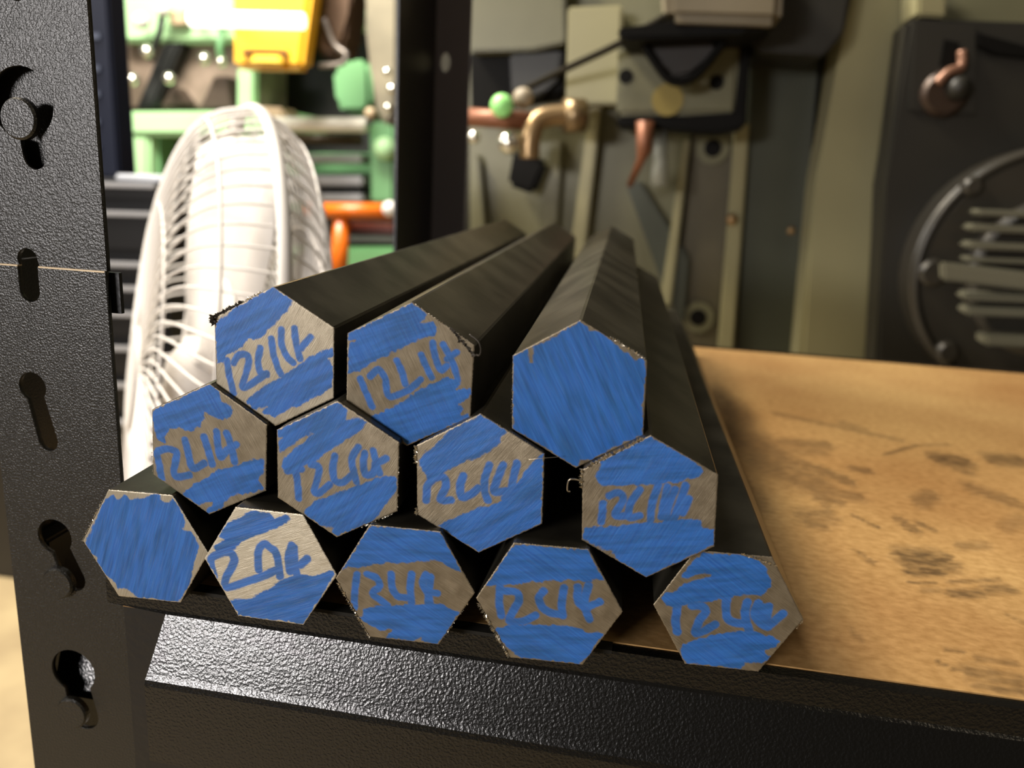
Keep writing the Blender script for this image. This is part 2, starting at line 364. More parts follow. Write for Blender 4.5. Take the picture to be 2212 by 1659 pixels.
def wood_material():
    m = bpy.data.materials.new('particle_board'); m.use_nodes = True; nt = m.node_tree; b = nt.nodes['Principled BSDF']; N = nt.nodes.new; L = nt.links.new
    tc = N('ShaderNodeTexCoord')
    mp = N('ShaderNodeMapping'); mp.inputs['Scale'].default_value = (1, 1.4, 1); L(tc.outputs['Object'], mp.inputs[0])
    n1 = N('ShaderNodeTexNoise'); n1.inputs['Scale'].default_value = 260; n1.inputs['Detail'].default_value = 5; L(mp.outputs[0], n1.inputs['Vector'])
    n2 = N('ShaderNodeTexNoise'); n2.inputs['Scale'].default_value = 9; n2.inputs['Detail'].default_value = 4; L(tc.outputs['Object'], n2.inputs['Vector'])
    r1 = N('ShaderNodeValToRGB'); r1.color_ramp.elements[0].position = .3; r1.color_ramp.elements[0].color = srgb(172, 136, 84); r1.color_ramp.elements[1].position = .7; r1.color_ramp.elements[1].color = srgb(200, 163, 108); L(n1.outputs['Fac'], r1.inputs[0])
    r2 = N('ShaderNodeValToRGB'); r2.color_ramp.elements[0].position = .3; r2.color_ramp.elements[0].color = srgb(215, 200, 190); r2.color_ramp.elements[1].position = .65; r2.color_ramp.elements[1].color = (1, 1, 1, 1); L(n2.outputs['Fac'], r2.inputs[0])
    mx = N('ShaderNodeMix'); mx.data_type = 'RGBA'; mx.blend_type = 'MULTIPLY'; mx.inputs[0].default_value = 1; L(r1.outputs[0], mx.inputs[6]); L(r2.outputs[0], mx.inputs[7])
    a = N('ShaderNodeAttribute'); a.attribute_name = 'smudge_shadow'
    mp3 = N('ShaderNodeMapping'); mp3.inputs['Scale'].default_value = (1, 2.2, 1); L(tc.outputs['Object'], mp3.inputs[0])
    n3 = N('ShaderNodeTexNoise'); n3.inputs['Scale'].default_value = 170; n3.inputs['Detail'].default_value = 3; L(mp3.outputs[0], n3.inputs['Vector'])
    r3 = N('ShaderNodeMapRange'); r3.inputs[1].default_value = .3; r3.inputs[2].default_value = .6; r3.inputs[3].default_value = .5; r3.inputs[4].default_value = 1.0; L(n3.outputs['Fac'], r3.inputs[0])
    mu = N('ShaderNodeMath'); mu.operation = 'MULTIPLY'; L(a.outputs['Fac'], mu.inputs[0]); L(r3.outputs[0], mu.inputs[1])
    mx2 = N('ShaderNodeMix'); mx2.data_type = 'RGBA'; L(mu.outputs[0], mx2.inputs[0]); L(mx.outputs[2], mx2.inputs[6]); mx2.inputs[7].default_value = srgb(62, 46, 30)
    L(mx2.outputs[2], b.inputs['Base Color']); b.inputs['Roughness'].default_value = .55; b.inputs['Specular IOR Level'].default_value = .3
    bp_ = N('ShaderNodeBump'); bp_.inputs['Strength'].default_value = .25; bp_.inputs['Distance'].default_value = .0004; L(n1.outputs['Fac'], bp_.inputs['Height']); L(bp_.outputs[0], b.inputs['Normal'])
    return m
bo = link('shelf_board', board(), wood_material())
tag(bo, 'tan particle board shelf deck with dark grease smudges and painted shadow under the steel bars', 'shelf board')

# ------------------------------------------------------------------ hexagonal bars
BARS = {"T1":{"pose":[-0.10541,-0.00696,0.07656,-0.03937,-0.00039,1.56111],"polys":[[[0.032,1.016],[0.182,0.935],[0.313,0.853],[0.196,0.672],[0.04,0.513],[-0.059,0.413],[-0.178,0.292],[-0.296,0.227],[-0.373,0.24],[-0.474,0.119],[-0.695,-0.012],[-0.728,-0.11],[-0.898,-0.162],[-0.904,0.369],[-0.452,0.773]],[[-0.462,-0.669],[-0.198,-0.452],[0.08,-0.274],[0.355,-0.061],[0.587,0.108],[0.873,0.233],[0.901,0.132],[0.796,0.049],[0.852,-0.059],[0.889,-0.302],[0.696,-0.452],[0.384,-0.634],[0.187,-0.748],[-0.012,-0.864],[-0.17,-0.839],[-0.208,-0.803],[-0.117,-0.717],[-0.287,-0.791],[-0.365,-0.739]]],"strokes":[[[-0.698,-0.089],[-0.668,-0.336],[-0.617,-0.565]],[[-0.6,-0.119],[-0.517,0.002],[-0.4,0.011],[-0.374,-0.082],[-0.429,-0.278],[-0.484,-0.456],[-0.395,-0.439],[-0.234,-0.319],[-0.114,-0.233]],[[-0.202,0.121],[-0.236,-0.052],[-0.212,-0.222],[-0.115,-0.252]],[[-0.034,0.266],[-0.01,0.061],[0.044,-0.124],[0.1,-0.234]],[[0.114,0.407],[0.11,0.221],[0.183,0.038],[0.278,-0.049]],[[0.305,0.44],[0.321,0.237],[0.375,0.016]],[[0.396,0.168],[0.532,0.337]]],"rad":0.049,"brush":1.061},
"T2":{"pose":[-0.06608,-0.00918,0.07563,-0.03969,0.00132,1.55339],"polys":[[[-0.89,0.486],[-0.651,0.621],[-0.005,1.013],[0.139,0.961],[0.23,0.871],[0.196,0.772],[0.126,0.722],[0.304,0.753],[0.377,0.688],[0.326,0.595],[0.077,0.469],[-0.192,0.322],[-0.465,0.173],[-0.649,0.021],[-0.891,-0.036],[-0.894,0.34],[-0.742,0.425],[-0.871,0.424]],[[-0.515,-0.632],[-0.367,-0.524],[-0.145,-0.411],[0.181,-0.16],[0.504,0.014],[0.648,0.026],[0.705,-0.06],[0.653,-0.138],[0.886,-0.091],[0.889,-0.173],[0.696,-0.337],[0.752,-0.397],[0.719,-0.484],[0.89,-0.45],[0.892,-0.487],[0.023,-1.002],[-0.1,-0.899],[-0.27,-0.838],[-0.458,-0.722]]],"strokes":[[[-0.677,-0.102],[-0.601,-0.282],[-0.507,-0.48]],[[-0.538,-0.053],[-0.427,0.048],[-0.334,-0.055],[-0.314,-0.183],[-0.276,-0.31],[-0.147,-0.28],[0.035,-0.172],[0.16,-0.042]],[[-0.172,0.196],[-0.097,0.038],[-0.048,-0.123]],[[0.162,0.296],[0.229,0.156],[0.314,-0.001]],[[0.311,0.469],[0.352,0.292],[0.429,0.117],[0.517,0.179]],[[0.455,0.462],[0.549,0.308],[0.626,0.134],[0.667,-0.009]],[[0.514,0.269],[0.636,0.369]]],"rad":0.047,"brush":-1.077},
"T3":{"pose":[-0.02094,-0.00869,0.07436,-0.03998,0.00466,1.60925],"polys":[[[-0.027,0.981],[0.049,0.949],[0.077,0.876],[0.172,0.883],[0.388,0.764],[0.484,0.666],[0.575,0.628],[0.701,0.531],[0.802,0.555],[0.857,0.346],[0.864,0.022],[0.819,-0.06],[0.867,-0.181],[0.886,-0.471],[0.632,-0.583],[0.431,-0.731],[0.287,-0.859],[0.181,-0.87],[0.105,-0.893],[0.05,-0.989],[-0.383,-0.777],[-0.845,-0.528],[-0.806,-0.427],[-0.857,-0.351],[-0.874,-0.16],[-0.881,0.452],[-0.704,0.559],[-0.657,0.392],[-0.619,0.395],[-0.615,0.596]]],"strokes":[],"rad":0.038,"brush":-1.069},
"M1":{"pose":[-0.12443,-0.00994,0.04858,-0.0385,-0.00274,1.52906],"polys":[[[-0.861,0.511],[0.101,1.011],[0.191,0.95],[0.201,0.733],[0.367,0.712],[0.41,0.624],[0.284,0.494],[0.172,0.474],[0.025,0.535],[-0.049,0.565],[-0.095,0.376],[-0.213,0.272],[-0.366,0.258],[-0.44,0.288],[-0.593,0.274],[-0.645,0.194],[-0.664,0.042],[-0.777,0.069],[-0.857,0.325]],[[-0.496,-0.748],[-0.214,-0.525],[0.141,-0.278],[0.485,-0.168],[0.638,-0.078],[0.835,-0.039],[0.83,-0.247],[0.742,-0.389],[0.833,-0.494],[0.68,-0.577],[0.451,-0.63],[0.316,-0.682],[0.216,-0.79],[0.155,-0.894],[-0.043,-1.013],[-0.08,-0.958],[0.002,-0.852],[0.024,-0.791],[-0.191,-0.853],[-0.401,-0.797]]],"strokes":[[[-0.818,-0.125],[-0.781,-0.313],[-0.757,-0.561]],[[-0.787,-0.093],[-0.649,-0.042],[-0.507,-0.076],[-0.524,-0.211],[-0.562,-0.368],[-0.519,-0.46],[-0.323,-0.411]],[[-0.363,0.117],[-0.325,-0.058],[-0.26,-0.299],[-0.084,-0.205]],[[-0.066,0.192],[-0.017,0.009],[0.039,-0.212]],[[0.126,0.285],[0.138,0.099],[0.168,-0.086],[0.247,-0.003]],[[0.276,0.28],[0.344,0.081],[0.383,-0.14]],[[0.266,0.018],[0.42,0.126]]],"rad":0.056,"brush":-1.061},
"M2":{"pose":[-0.08462,-0.01338,0.0482,-0.03845,-0.0003,1.56094],"polys":[[[-0.858,0.519],[0.022,0.991],[0.144,0.884],[0.126,0.751],[0.317,0.803],[0.413,0.733],[0.37,0.623],[0.126,0.441],[-0.104,0.276],[-0.319,0.11],[-0.5,0.001],[-0.718,-0.066],[-0.825,-0.031],[-0.768,0.102],[-0.64,0.224],[-0.315,0.506],[-0.35,0.521],[-0.584,0.356],[-0.839,0.168],[-0.854,0.294],[-0.78,0.409],[-0.833,0.422]],[[-0.51,-0.668],[-0.326,-0.479],[-0.036,-0.356],[0.303,-0.173],[0.567,-0.055],[0.812,0.006],[0.849,-0.099],[0.876,-0.169],[0.712,-0.406],[0.608,-0.584],[0.43,-0.752],[-0.003,-1.009],[-0.075,-0.941],[-0.057,-0.863],[-0.257,-0.848]]],"strokes":[[[-0.718,-0.076],[-0.518,-0.028]],[[-0.6,-0.064],[-0.576,-0.246],[-0.561,-0.467]],[[-0.374,0.05],[-0.266,0.024],[-0.277,-0.123],[-0.333,-0.331],[-0.27,-0.362],[-0.107,-0.216]],[[-0.034,0.21],[-0.061,0.027],[-0.035,-0.153],[0.09,-0.159],[0.196,-0.057]],[[0.301,0.368],[0.214,0.199],[0.232,0.02],[0.276,-0.14]],[[0.389,0.288],[0.373,0.124],[0.408,-0.017],[0.514,0.012],[0.539,0.159]],[[0.511,0.335],[0.557,0.16],[0.602,0.021]],[[0.6,0.183],[0.687,0.245]]],"rad":0.052,"brush":1.052},
"M3":{"pose":[-0.04523,-0.01176,0.0481,-0.03844,0.0012,1.59862],"polys":[[[-0.031,1.005],[0.368,0.802],[0.25,0.696],[0.274,0.612],[0.135,0.492],[-0.109,0.36],[-0.398,0.2],[-0.563,0.051],[-0.732,0.012],[-0.8,0.16],[-0.87,0.263],[-0.741,0.407],[-0.557,0.598],[-0.436,0.76],[-0.13,0.916]],[[-0.586,-0.672],[-0.396,-0.537],[-0.039,-0.363],[0.251,-0.242],[0.393,-0.138],[0.488,0.048],[0.563,0.187],[0.677,0.372],[0.851,0.539],[0.888,0.09],[0.907,-0.394],[0.729,-0.57],[0.608,-0.652],[0.483,-0.688],[0.403,-0.777],[0.175,-0.906],[0.135,-0.98],[0.029,-1.016],[-0.234,-0.885],[-0.432,-0.769]]],"strokes":[[[-0.657,-0.003],[-0.719,-0.098],[-0.729,-0.301]],[[-0.647,0.02],[-0.499,0.057],[-0.463,-0.072],[-0.533,-0.269],[-0.383,-0.265]],[[-0.226,0.107],[-0.263,-0.029],[-0.236,-0.204],[-0.111,-0.147],[-0.01,-0.047]],[[0.123,0.295],[0.069,0.093],[0.076,-0.083],[0.124,-0.211]],[[0.309,0.314],[0.236,0.088],[0.202,-0.081],[0.368,-0.052]],[[0.493,0.354],[0.461,0.177],[0.429,-0.024],[0.352,-0.164]]],"rad":0.055,"brush":0.894},
"M4":{"pose":[-0.00042,-0.01139,0.04678,-0.03877,0.0037,1.63098],"polys":[[[-0.659,0.595],[-0.399,0.809],[-0.043,0.988],[0.324,0.795],[0.549,0.672],[0.646,0.577],[0.607,0.489],[0.324,0.397],[-0.061,0.315],[-0.453,0.264],[-0.633,0.256],[-0.732,0.375]],[[-0.854,-0.378],[-0.509,-0.307],[-0.015,-0.197],[0.337,-0.137],[0.569,-0.09],[0.688,-0.098],[0.719,-0.203],[0.886,-0.206],[0.9,-0.422],[0.068,-1.006],[-0.37,-0.77],[-0.42,-0.663],[-0.606,-0.629],[-0.835,-0.532]]],"strokes":[[[-0.593,0.001],[-0.593,-0.261]],[[-0.522,0.117],[-0.396,0.173],[-0.338,0.072],[-0.421,-0.144],[-0.28,-0.139]],[[-0.134,0.244],[-0.235,0.039],[-0.239,-0.156],[-0.102,-0.12]],[[0.095,0.331],[0.041,0.069],[0.042,-0.169]],[[0.214,0.322],[0.176,-0.111]],[[0.315,0.29],[0.245,0.005],[0.259,-0.145]],[[0.444,0.367],[0.377,0.062],[0.337,-0.137]],[[0.502,0.182],[0.444,-0.017]]],"rad":0.052,"brush":1.104},
"B1":{"pose":[-0.14461,-0.01291,0.01732,-0.03846,-0.0,2.11061],"polys":[[[-0.59,0.699],[-0.447,0.773],[-0.392,0.71],[-0.267,0.811],[-0.193,0.751],[0.044,0.786],[0.205,0.88],[0.302,0.881],[0.314,0.756],[0.43,0.758],[0.513,0.854],[0.599,0.669],[0.686,0.503],[0.64,0.36],[0.754,0.314],[0.863,0.167],[0.835,0.005],[0.769,-0.164],[0.742,-0.309],[0.671,-0.542],[0.582,-0.717],[0.453,-0.889],[0.213,-0.888],[-0.109,-0.887],[-0.227,-0.839],[-0.3,-0.734],[-0.483,-0.746],[-0.535,-0.628],[-0.67,-0.541],[-0.761,-0.407],[-0.789,-0.266],[-0.909,-0.239],[-0.974,-0.063],[-0.879,0.11],[-0.78,0.322]]],"strokes":[],"rad":0.052,"brush":1.259},
"B2":{"pose":[-0.10442,-0.01464,0.01733,-0.03794,-0.0,2.08188],"polys":[[[-0.656,0.588],[-0.237,0.844],[0.022,0.844],[0.093,0.757],[0.26,0.832],[0.324,0.782],[0.258,0.709],[-0.136,0.493],[-0.422,0.315],[-0.52,0.207],[-0.827,0.122],[-0.842,0.218],[-0.685,0.353],[-0.778,0.381]],[[-0.686,-0.618],[-0.318,-0.531],[-0.008,-0.332],[0.221,-0.165],[0.503,-0.062],[0.633,-0.076],[0.893,0.053],[0.981,0.025],[0.51,-0.884],[0.321,-0.883],[0.264,-0.849],[0.225,-0.895],[0.055,-0.867],[-0.023,-0.928],[-0.524,-0.932]]],"strokes":[[[-0.863,-0.258],[-0.9,-0.004],[-0.771,0.109],[-0.598,0.149],[-0.536,0.039],[-0.609,-0.128],[-0.692,-0.297],[-0.668,-0.414],[-0.406,-0.302],[-0.117,-0.167],[0.093,-0.043]],[[-0.171,-0.075],[-0.172,0.199],[-0.084,0.345],[0.008,0.297],[0.099,0.23],[0.132,0.04],[0.147,-0.135]],[[0.334,0.373],[0.284,0.174],[0.299,-0.038]],[[0.371,0.339],[0.376,0.108],[0.41,-0.103]],[[0.45,0.077],[0.562,0.188]]],"rad":0.06,"brush":0.396},
"B3":{"pose":[-0.0645,-0.01499,0.01733,-0.03855,-0.0,2.1042],"polys":[[[-0.542,0.822],[-0.213,0.899],[0.515,0.909],[0.595,0.777],[0.716,0.567],[0.821,0.313],[0.705,0.319],[0.53,0.402],[0.337,0.43],[-0.049,0.343],[-0.401,0.281],[-0.657,0.187],[-0.816,0.189],[-0.936,0.101],[-0.757,0.395],[-0.639,0.637]],[[-0.575,-0.409],[-0.157,-0.334],[0.236,-0.263],[0.568,-0.231],[0.667,-0.292],[0.794,-0.319],[0.638,-0.617],[0.508,-0.868],[0.289,-0.859],[0.248,-0.777],[0.13,-0.869],[-0.291,-0.871],[-0.152,-0.7],[-0.352,-0.748],[-0.554,-0.666],[-0.645,-0.591]]],"strokes":[[[-0.687,0.089],[-0.716,-0.169],[-0.726,-0.428]],[[-0.538,0.107],[-0.399,0.061],[-0.359,-0.061],[-0.457,-0.18],[-0.337,-0.271],[-0.237,-0.344]],[[-0.193,0.149],[-0.181,-0.039],[-0.1,-0.177],[0.058,-0.179]],[[0.1,0.184],[0.084,-0.028],[0.108,-0.257]],[[0.303,0.209],[0.258,0.057],[0.35,-0.1],[0.374,-0.266]],[[0.372,0.175],[0.349,-0.058],[0.343,-0.228]],[[0.349,-0.058],[0.466,-0.064]]],"rad":0.054,"brush":-0.515},
"B4":{"pose":[-0.02429,-0.01485,0.01733,-0.03811,-0.0,2.11837],"polys":[[[-0.524,0.88],[0.08,0.91],[0.472,0.896],[0.566,0.719],[0.722,0.458],[0.48,0.398],[0.334,0.401],[-0.068,0.341],[-0.436,0.255],[-0.903,0.167],[-0.781,0.397],[-0.643,0.656]],[[-0.714,-0.467],[-0.537,-0.38],[-0.03,-0.303],[0.344,-0.285],[0.476,-0.309],[0.534,-0.343],[0.792,-0.319],[0.63,-0.644],[0.469,-0.884],[0.195,-0.886],[-0.184,-0.907],[-0.419,-0.811],[-0.64,-0.627]]],"strokes":[[[-0.677,0.185],[-0.675,-0.063],[-0.638,-0.246]],[[-0.618,0.13],[-0.449,0.131],[-0.405,0.013],[-0.472,-0.141],[-0.521,-0.315],[-0.332,-0.29],[-0.168,-0.185]],[[-0.078,0.197],[-0.137,0.088],[-0.082,-0.05],[0.034,-0.118],[0.147,-0.124]],[[0.195,0.272],[0.173,0.045],[0.203,-0.137]],[[0.376,0.315],[0.39,0.113],[0.49,0.003],[0.566,-0.152]],[[0.52,0.353],[0.48,0.145],[0.527,0.008]],[[0.561,0.053],[0.683,0.13]]],"rad":0.056,"brush":-0.571},
"B5":{"pose":[0.02331,-0.00585,0.01729,-0.0391,0.0,2.11293],"polys":[[[-0.435,0.826],[-0.263,0.851],[0.246,0.856],[0.412,0.721],[0.486,0.587],[0.505,0.433],[0.438,0.319],[0.21,0.278],[0.075,0.234],[-0.129,0.169],[-0.335,0.103],[-0.519,0.039],[-0.706,-0.005],[-0.825,-0.013],[-0.904,0.058],[-0.889,0.154],[-0.751,0.211],[-0.694,0.245],[-0.689,0.312],[-0.509,0.414],[-0.284,0.507],[-0.252,0.537],[-0.402,0.512],[-0.582,0.431],[-0.665,0.434],[-0.62,0.572]],[[-0.591,-0.682],[-0.53,-0.563],[-0.358,-0.47],[-0.073,-0.337],[0.215,-0.264],[0.45,-0.253],[0.606,-0.287],[0.732,-0.351],[0.719,-0.434],[0.564,-0.51],[0.57,-0.564],[0.668,-0.592],[0.565,-0.716],[0.332,-0.755],[0.27,-0.84],[-0.015,-0.866],[-0.463,-0.866]]],"strokes":[[[-0.671,0.006],[-0.679,-0.212],[-0.638,-0.391]],[[-0.482,0.03],[-0.364,0.045],[-0.286,-0.026],[-0.354,-0.169],[-0.387,-0.31],[-0.38,-0.377],[-0.266,-0.321],[-0.147,-0.21]],[[-0.032,0.194],[-0.024,0.021],[0.02,-0.107],[0.119,-0.148],[0.225,-0.148]],[[0.246,0.176],[0.23,0.014],[0.27,-0.129],[0.321,-0.257]],[[0.385,0.18],[0.357,0.03],[0.417,-0.083],[0.519,-0.15]],[[0.529,0.145],[0.526,-0.015],[0.555,-0.159]],[[0.554,-0.145],[0.646,-0.039],[0.725,0.064]],[[0.462,0.124],[0.457,-0.024]]],"rad":0.06,"brush":-0.603}}
BAR_LENGTH = 0.4332

R0 = 0.01983
NSUB = 96
def polydist(P, poly):
    """signed distance, positive inside"""
    poly = np.array(poly); n = len(poly); dmin = np.full(len(P), 1e9); inside = np.zeros(len(P), bool)
    for i in range(n):
        a = poly[i]; b = poly[(i + 1) % n]; e = b - a; w_ = P - a
        t = np.clip((w_ @ e) / (e @ e), 0, 1); dd = np.hypot(*(w_ - t[:, None] * e).T); dmin = np.minimum(dmin, dd)
        c = (a[1] > P[:, 1]) != (b[1] > P[:, 1])
        with np.errstate(divide='ignore', invalid='ignore'):
            xi = (b[0] - a[0]) * (P[:, 1] - a[1]) / (b[1] - a[1] + 1e-12) + a[0]
        inside ^= c & (P[:, 0] < xi)
    return np.where(inside, dmin, -dmin)
def linedist(P, pts):
    pts = np.array([list(v[:2]) for v in smooth_path([(p[0], p[1], 0) for p in pts], 5)]); dmin = np.full(len(P), 1e9)
    for a, b in zip(pts[:-1], pts[1:]):
        e = b - a; w_ = P - a; t = np.clip((w_ @ e) / max(e @ e, 1e-12), 0, 1)
        dmin = np.minimum(dmin, np.hypot(*(w_ - t[:, None] * e).T))
    return dmin
def sstep(x, a, b): t = np.clip((x - a) / (b - a), 0, 1); return t * t * (3 - 2 * t)
rng = np.random.default_rng(3)
def vnoise(P, s, seed):
    r = np.random.default_rng(seed); G = r.random((64, 64)); Q = P * s + 100.5; i = np.floor(Q).astype(int); f = Q - i; f = f * f * (3 - 2 * f)
    g = lambda a, b: G[(i[:, 0] + a) % 64, (i[:, 1] + b) % 64]
    return (g(0, 0) * (1 - f[:, 0]) + g(1, 0) * f[:, 0]) * (1 - f[:, 1]) + (g(0, 1) * (1 - f[:, 0]) + g(1, 1) * f[:, 0]) * f[:, 1]
def tri_lattice(spin):
    """points and triangles of a regular hexagon with corner at angle spin, unit circumradius"""
    c = [np.array([math.cos(spin - k * math.pi / 3), math.sin(spin - k * math.pi / 3)]) for k in range(6)]
    P = []; T = []; rows = {}
    for s in range(6):
        a, b = c[s], c[(s + 1) % 6]
        base = len(P)
        ids = {}
        for i in range(NSUB + 1):
            for j in range(i + 1):
                ids[(i, j)] = len(P)
                P.append((a * (i - j) + b * j) / NSUB)
        for i in range(NSUB):
            for j in range(i + 1):
                T.append((ids[(i, j)], ids[(i + 1, j)], ids[(i + 1, j + 1)]))
                if j < i: T.append((ids[(i, j)], ids[(i + 1, j + 1)], ids[(i, j + 1)]))
    return np.array(P), np.array(T), c
BASE_P, BASE_T, _ = tri_lattice(0.0)
TONE = {'B2': 0.75, 'T1': 0.3, 'B1': 0.5, 'M2': 0.12, 'M3': 0.12, 'M1': 0.08}  # brighter steel on some ends stands in for light they reflect
MARK = {'T1': 32, 'T2': 22, 'T3': -65, 'M1': 24, 'M2': 35, 'M3': 28, 'M4': 10, 'B1': 74, 'B2': 22, 'B3': 4, 'B4': 6, 'B5': 12}
def make_face_mesh(name, P3, tris, ink, uvs, used_mat, tone=0.0, uv2=None):
    u, inv = np.unique(tris.ravel(), return_inverse=True); inv = inv.reshape(-1, 3)
    me = bpy.data.meshes.new(name)
    me.vertices.add(len(u)); me.vertices.foreach_set('co', P3[u].astype(np.float32).ravel())
    me.loops.add(inv.size); me.loops.foreach_set('vertex_index', inv.astype(np.int32).ravel())
    me.polygons.add(len(inv)); me.polygons.foreach_set('loop_start', np.arange(0, inv.size, 3, dtype=np.int32))
    a = me.attributes.new('ink', 'FLOAT', 'POINT'); a.data.foreach_set('value', ink[u].astype(np.float32))
    a = me.attributes.new('tone', 'FLOAT', 'POINT'); a.data.foreach_set('value', np.full(len(u), tone, np.float32))
    uvl = me.uv_layers.new(name='brush'); uvl.data.foreach_set('uv', uvs[u][inv.ravel()].astype(np.float32).ravel())
    uvl = me.uv_layers.new(name='marker'); uvl.data.foreach_set('uv', uv2[u][inv.ravel()].astype(np.float32).ravel())
    me.materials.append(used_mat); me.update(calc_edges=True); me.validate()
    return me
def burr_mesh(name, a, b, X, Zv, D, n, size, m, parent, seed, bright=True):
    """ragged saw burr standing off the edge from a to b (units of the circumradius, in the face plane)"""
    r = random.Random(seed); bm = bmesh.new()
    for i in range(n):
        t = r.random(); p = (a[0] + (b[0] - a[0]) * t, a[1] + (b[1] - a[1]) * t); ln = math.hypot(*p); out = (p[0] / ln, p[1] / ln)
        s = size * (0.35 + r.random()); o_ = (X * p[0] + Zv * p[1]) * R0 - D * 0.0002
        d = ((X * out[0] + Zv * out[1]) * (0.2 + r.random()) + X * (r.random() - .5) * 1.2 + Zv * (r.random() - .5) * 1.2 - D * (r.random() - 0.3) * 0.6).normalized()
        side = d.cross(D).normalized() * s * (0.15 + 0.35 * r.random())
        th = D * s * 0.25
        v = [bm.verts.new(o_ + side), bm.verts.new(o_ - side), bm.verts.new(o_ + d * s + side * 0.3), bm.verts.new(o_ + th), bm.verts.new(o_ + d * s * 0.7 + th)]
        for f in ((0, 1, 2), (0, 2, 4), (0, 4, 3), (1, 3, 4), (1, 4, 2), (0, 3, 1)): bm.faces.new([v[k] for k in f])
    me = bpy.data.meshes.new(name); bm.to_mesh(me); bm.free(); o = link(name, me, m, parent)
    return o
BURRS = {  # bar: list of (from corner index, fraction, to corner index, fraction, count, size, bright)
 'T1': [((5, 0), (4.92, 0), 150, .0012, False), ((5.0, 0), (5.5, 0), 150, .0008, False), ((5.5, 0), (5.8, 0), 40, .0006, True)],
 'T2': [((0.6, 0), (1.15, 0), 110, .0008, False), ((0.0, 0), (0.9, 0), 60, .0003, True)],
 'T3': [((0.45, 0), (0.95, 0), 70, .0007, True), ((4.2, 0), (4.8, 0), 20, .0003, True)],
 'M1': [((4.0, 0), (4.5, 0), 25, .0003, True)],
 'M2': [((1.2, 0), (1.98, 0), 30, .0003, True), ((2.0, 0), (2.6, 0), 40, .0004, True)],
 'M3': [((4.75, 0), (4.98, 0), 50, .0008, True), ((4.0, 0), (4.1, 0), 30, .0007, True), ((0, 0), (0.9, 0), 30, .0003, True)],
 'M4': [((5.05, 0), (5.9, 0), 150, .0008, True), ((4.75, 0), (5.0, 0), 40, .0009, True)],
 'B1': [((5, 0), (5.8, 0), 60, .0004, True), ((0.0, 0), (1.0, 0), 40, .0004, True)],
 'B2': [((0.0, 0), (0.95, 0), 60, .0004, True)],
 'B3': [((4.0, 0), (4.95, 0), 120, .0006, True), ((2.2, 0), (2.9, 0), 40, .0003, True)],
 'B4': [((4.05, 0), (4.9, 0), 150, .0008, True), ((0, 0), (0.9, 0), 40, .0003, True)],
 'B5': [((0.6, 0), (1.15, 0), 90, .0006, True), ((2.0, 0), (2.2, 0), 20, .0004, True)],
}
LAB = {
 'T1': 'top row left hexagonal steel bar, marked 12L14, ragged black burr on its left corner',
 'T2': 'hexagonal steel bar in the middle of the top row, spaced 12L14, torn right burr',
 'T3': 'hexagonal steel bar at top right of the stack, end wholly inked solid blue',
 'M1': 'hexagonal steel bar, second row far left, marked 12L14, above the leftmost solid blue bar',
 'M2': 'hexagonal steel bar, second row, second from left, its 1 topped like a T',
 'M3': 'hexagonal steel bar, second row, third from left, digits merging into ink at right',
 'M4': 'hexagonal steel bar, second row far right, shiny curled chips along its upper left edge',
 'B1': 'hexagonal steel bar, bottom row far left beside the post, solid blue end',
 'B2': 'hexagonal steel bar, bottom row second from left, bright bare steel with large loose digits',
 'B3': 'hexagonal steel bar, middle of the bottom row, narrow blue digits between two wide blue bands',
 'B4': 'hexagonal steel bar, bottom row second from right, blue 12L14, curled burr along lower left edge',
 'B5': 'hexagonal steel bar, bottom row far right on the open board, overwritten last digit',
}
def corner(spin, k):
    i = math.floor(k); f = k - i
    p = lambda q: (math.cos(spin - q * math.pi / 3), math.sin(spin - q * math.pi / 3))
    a, b = p(i), p(i + 1); return (a[0] + (b[0] - a[0]) * f, a[1] + (b[1] - a[1]) * f)
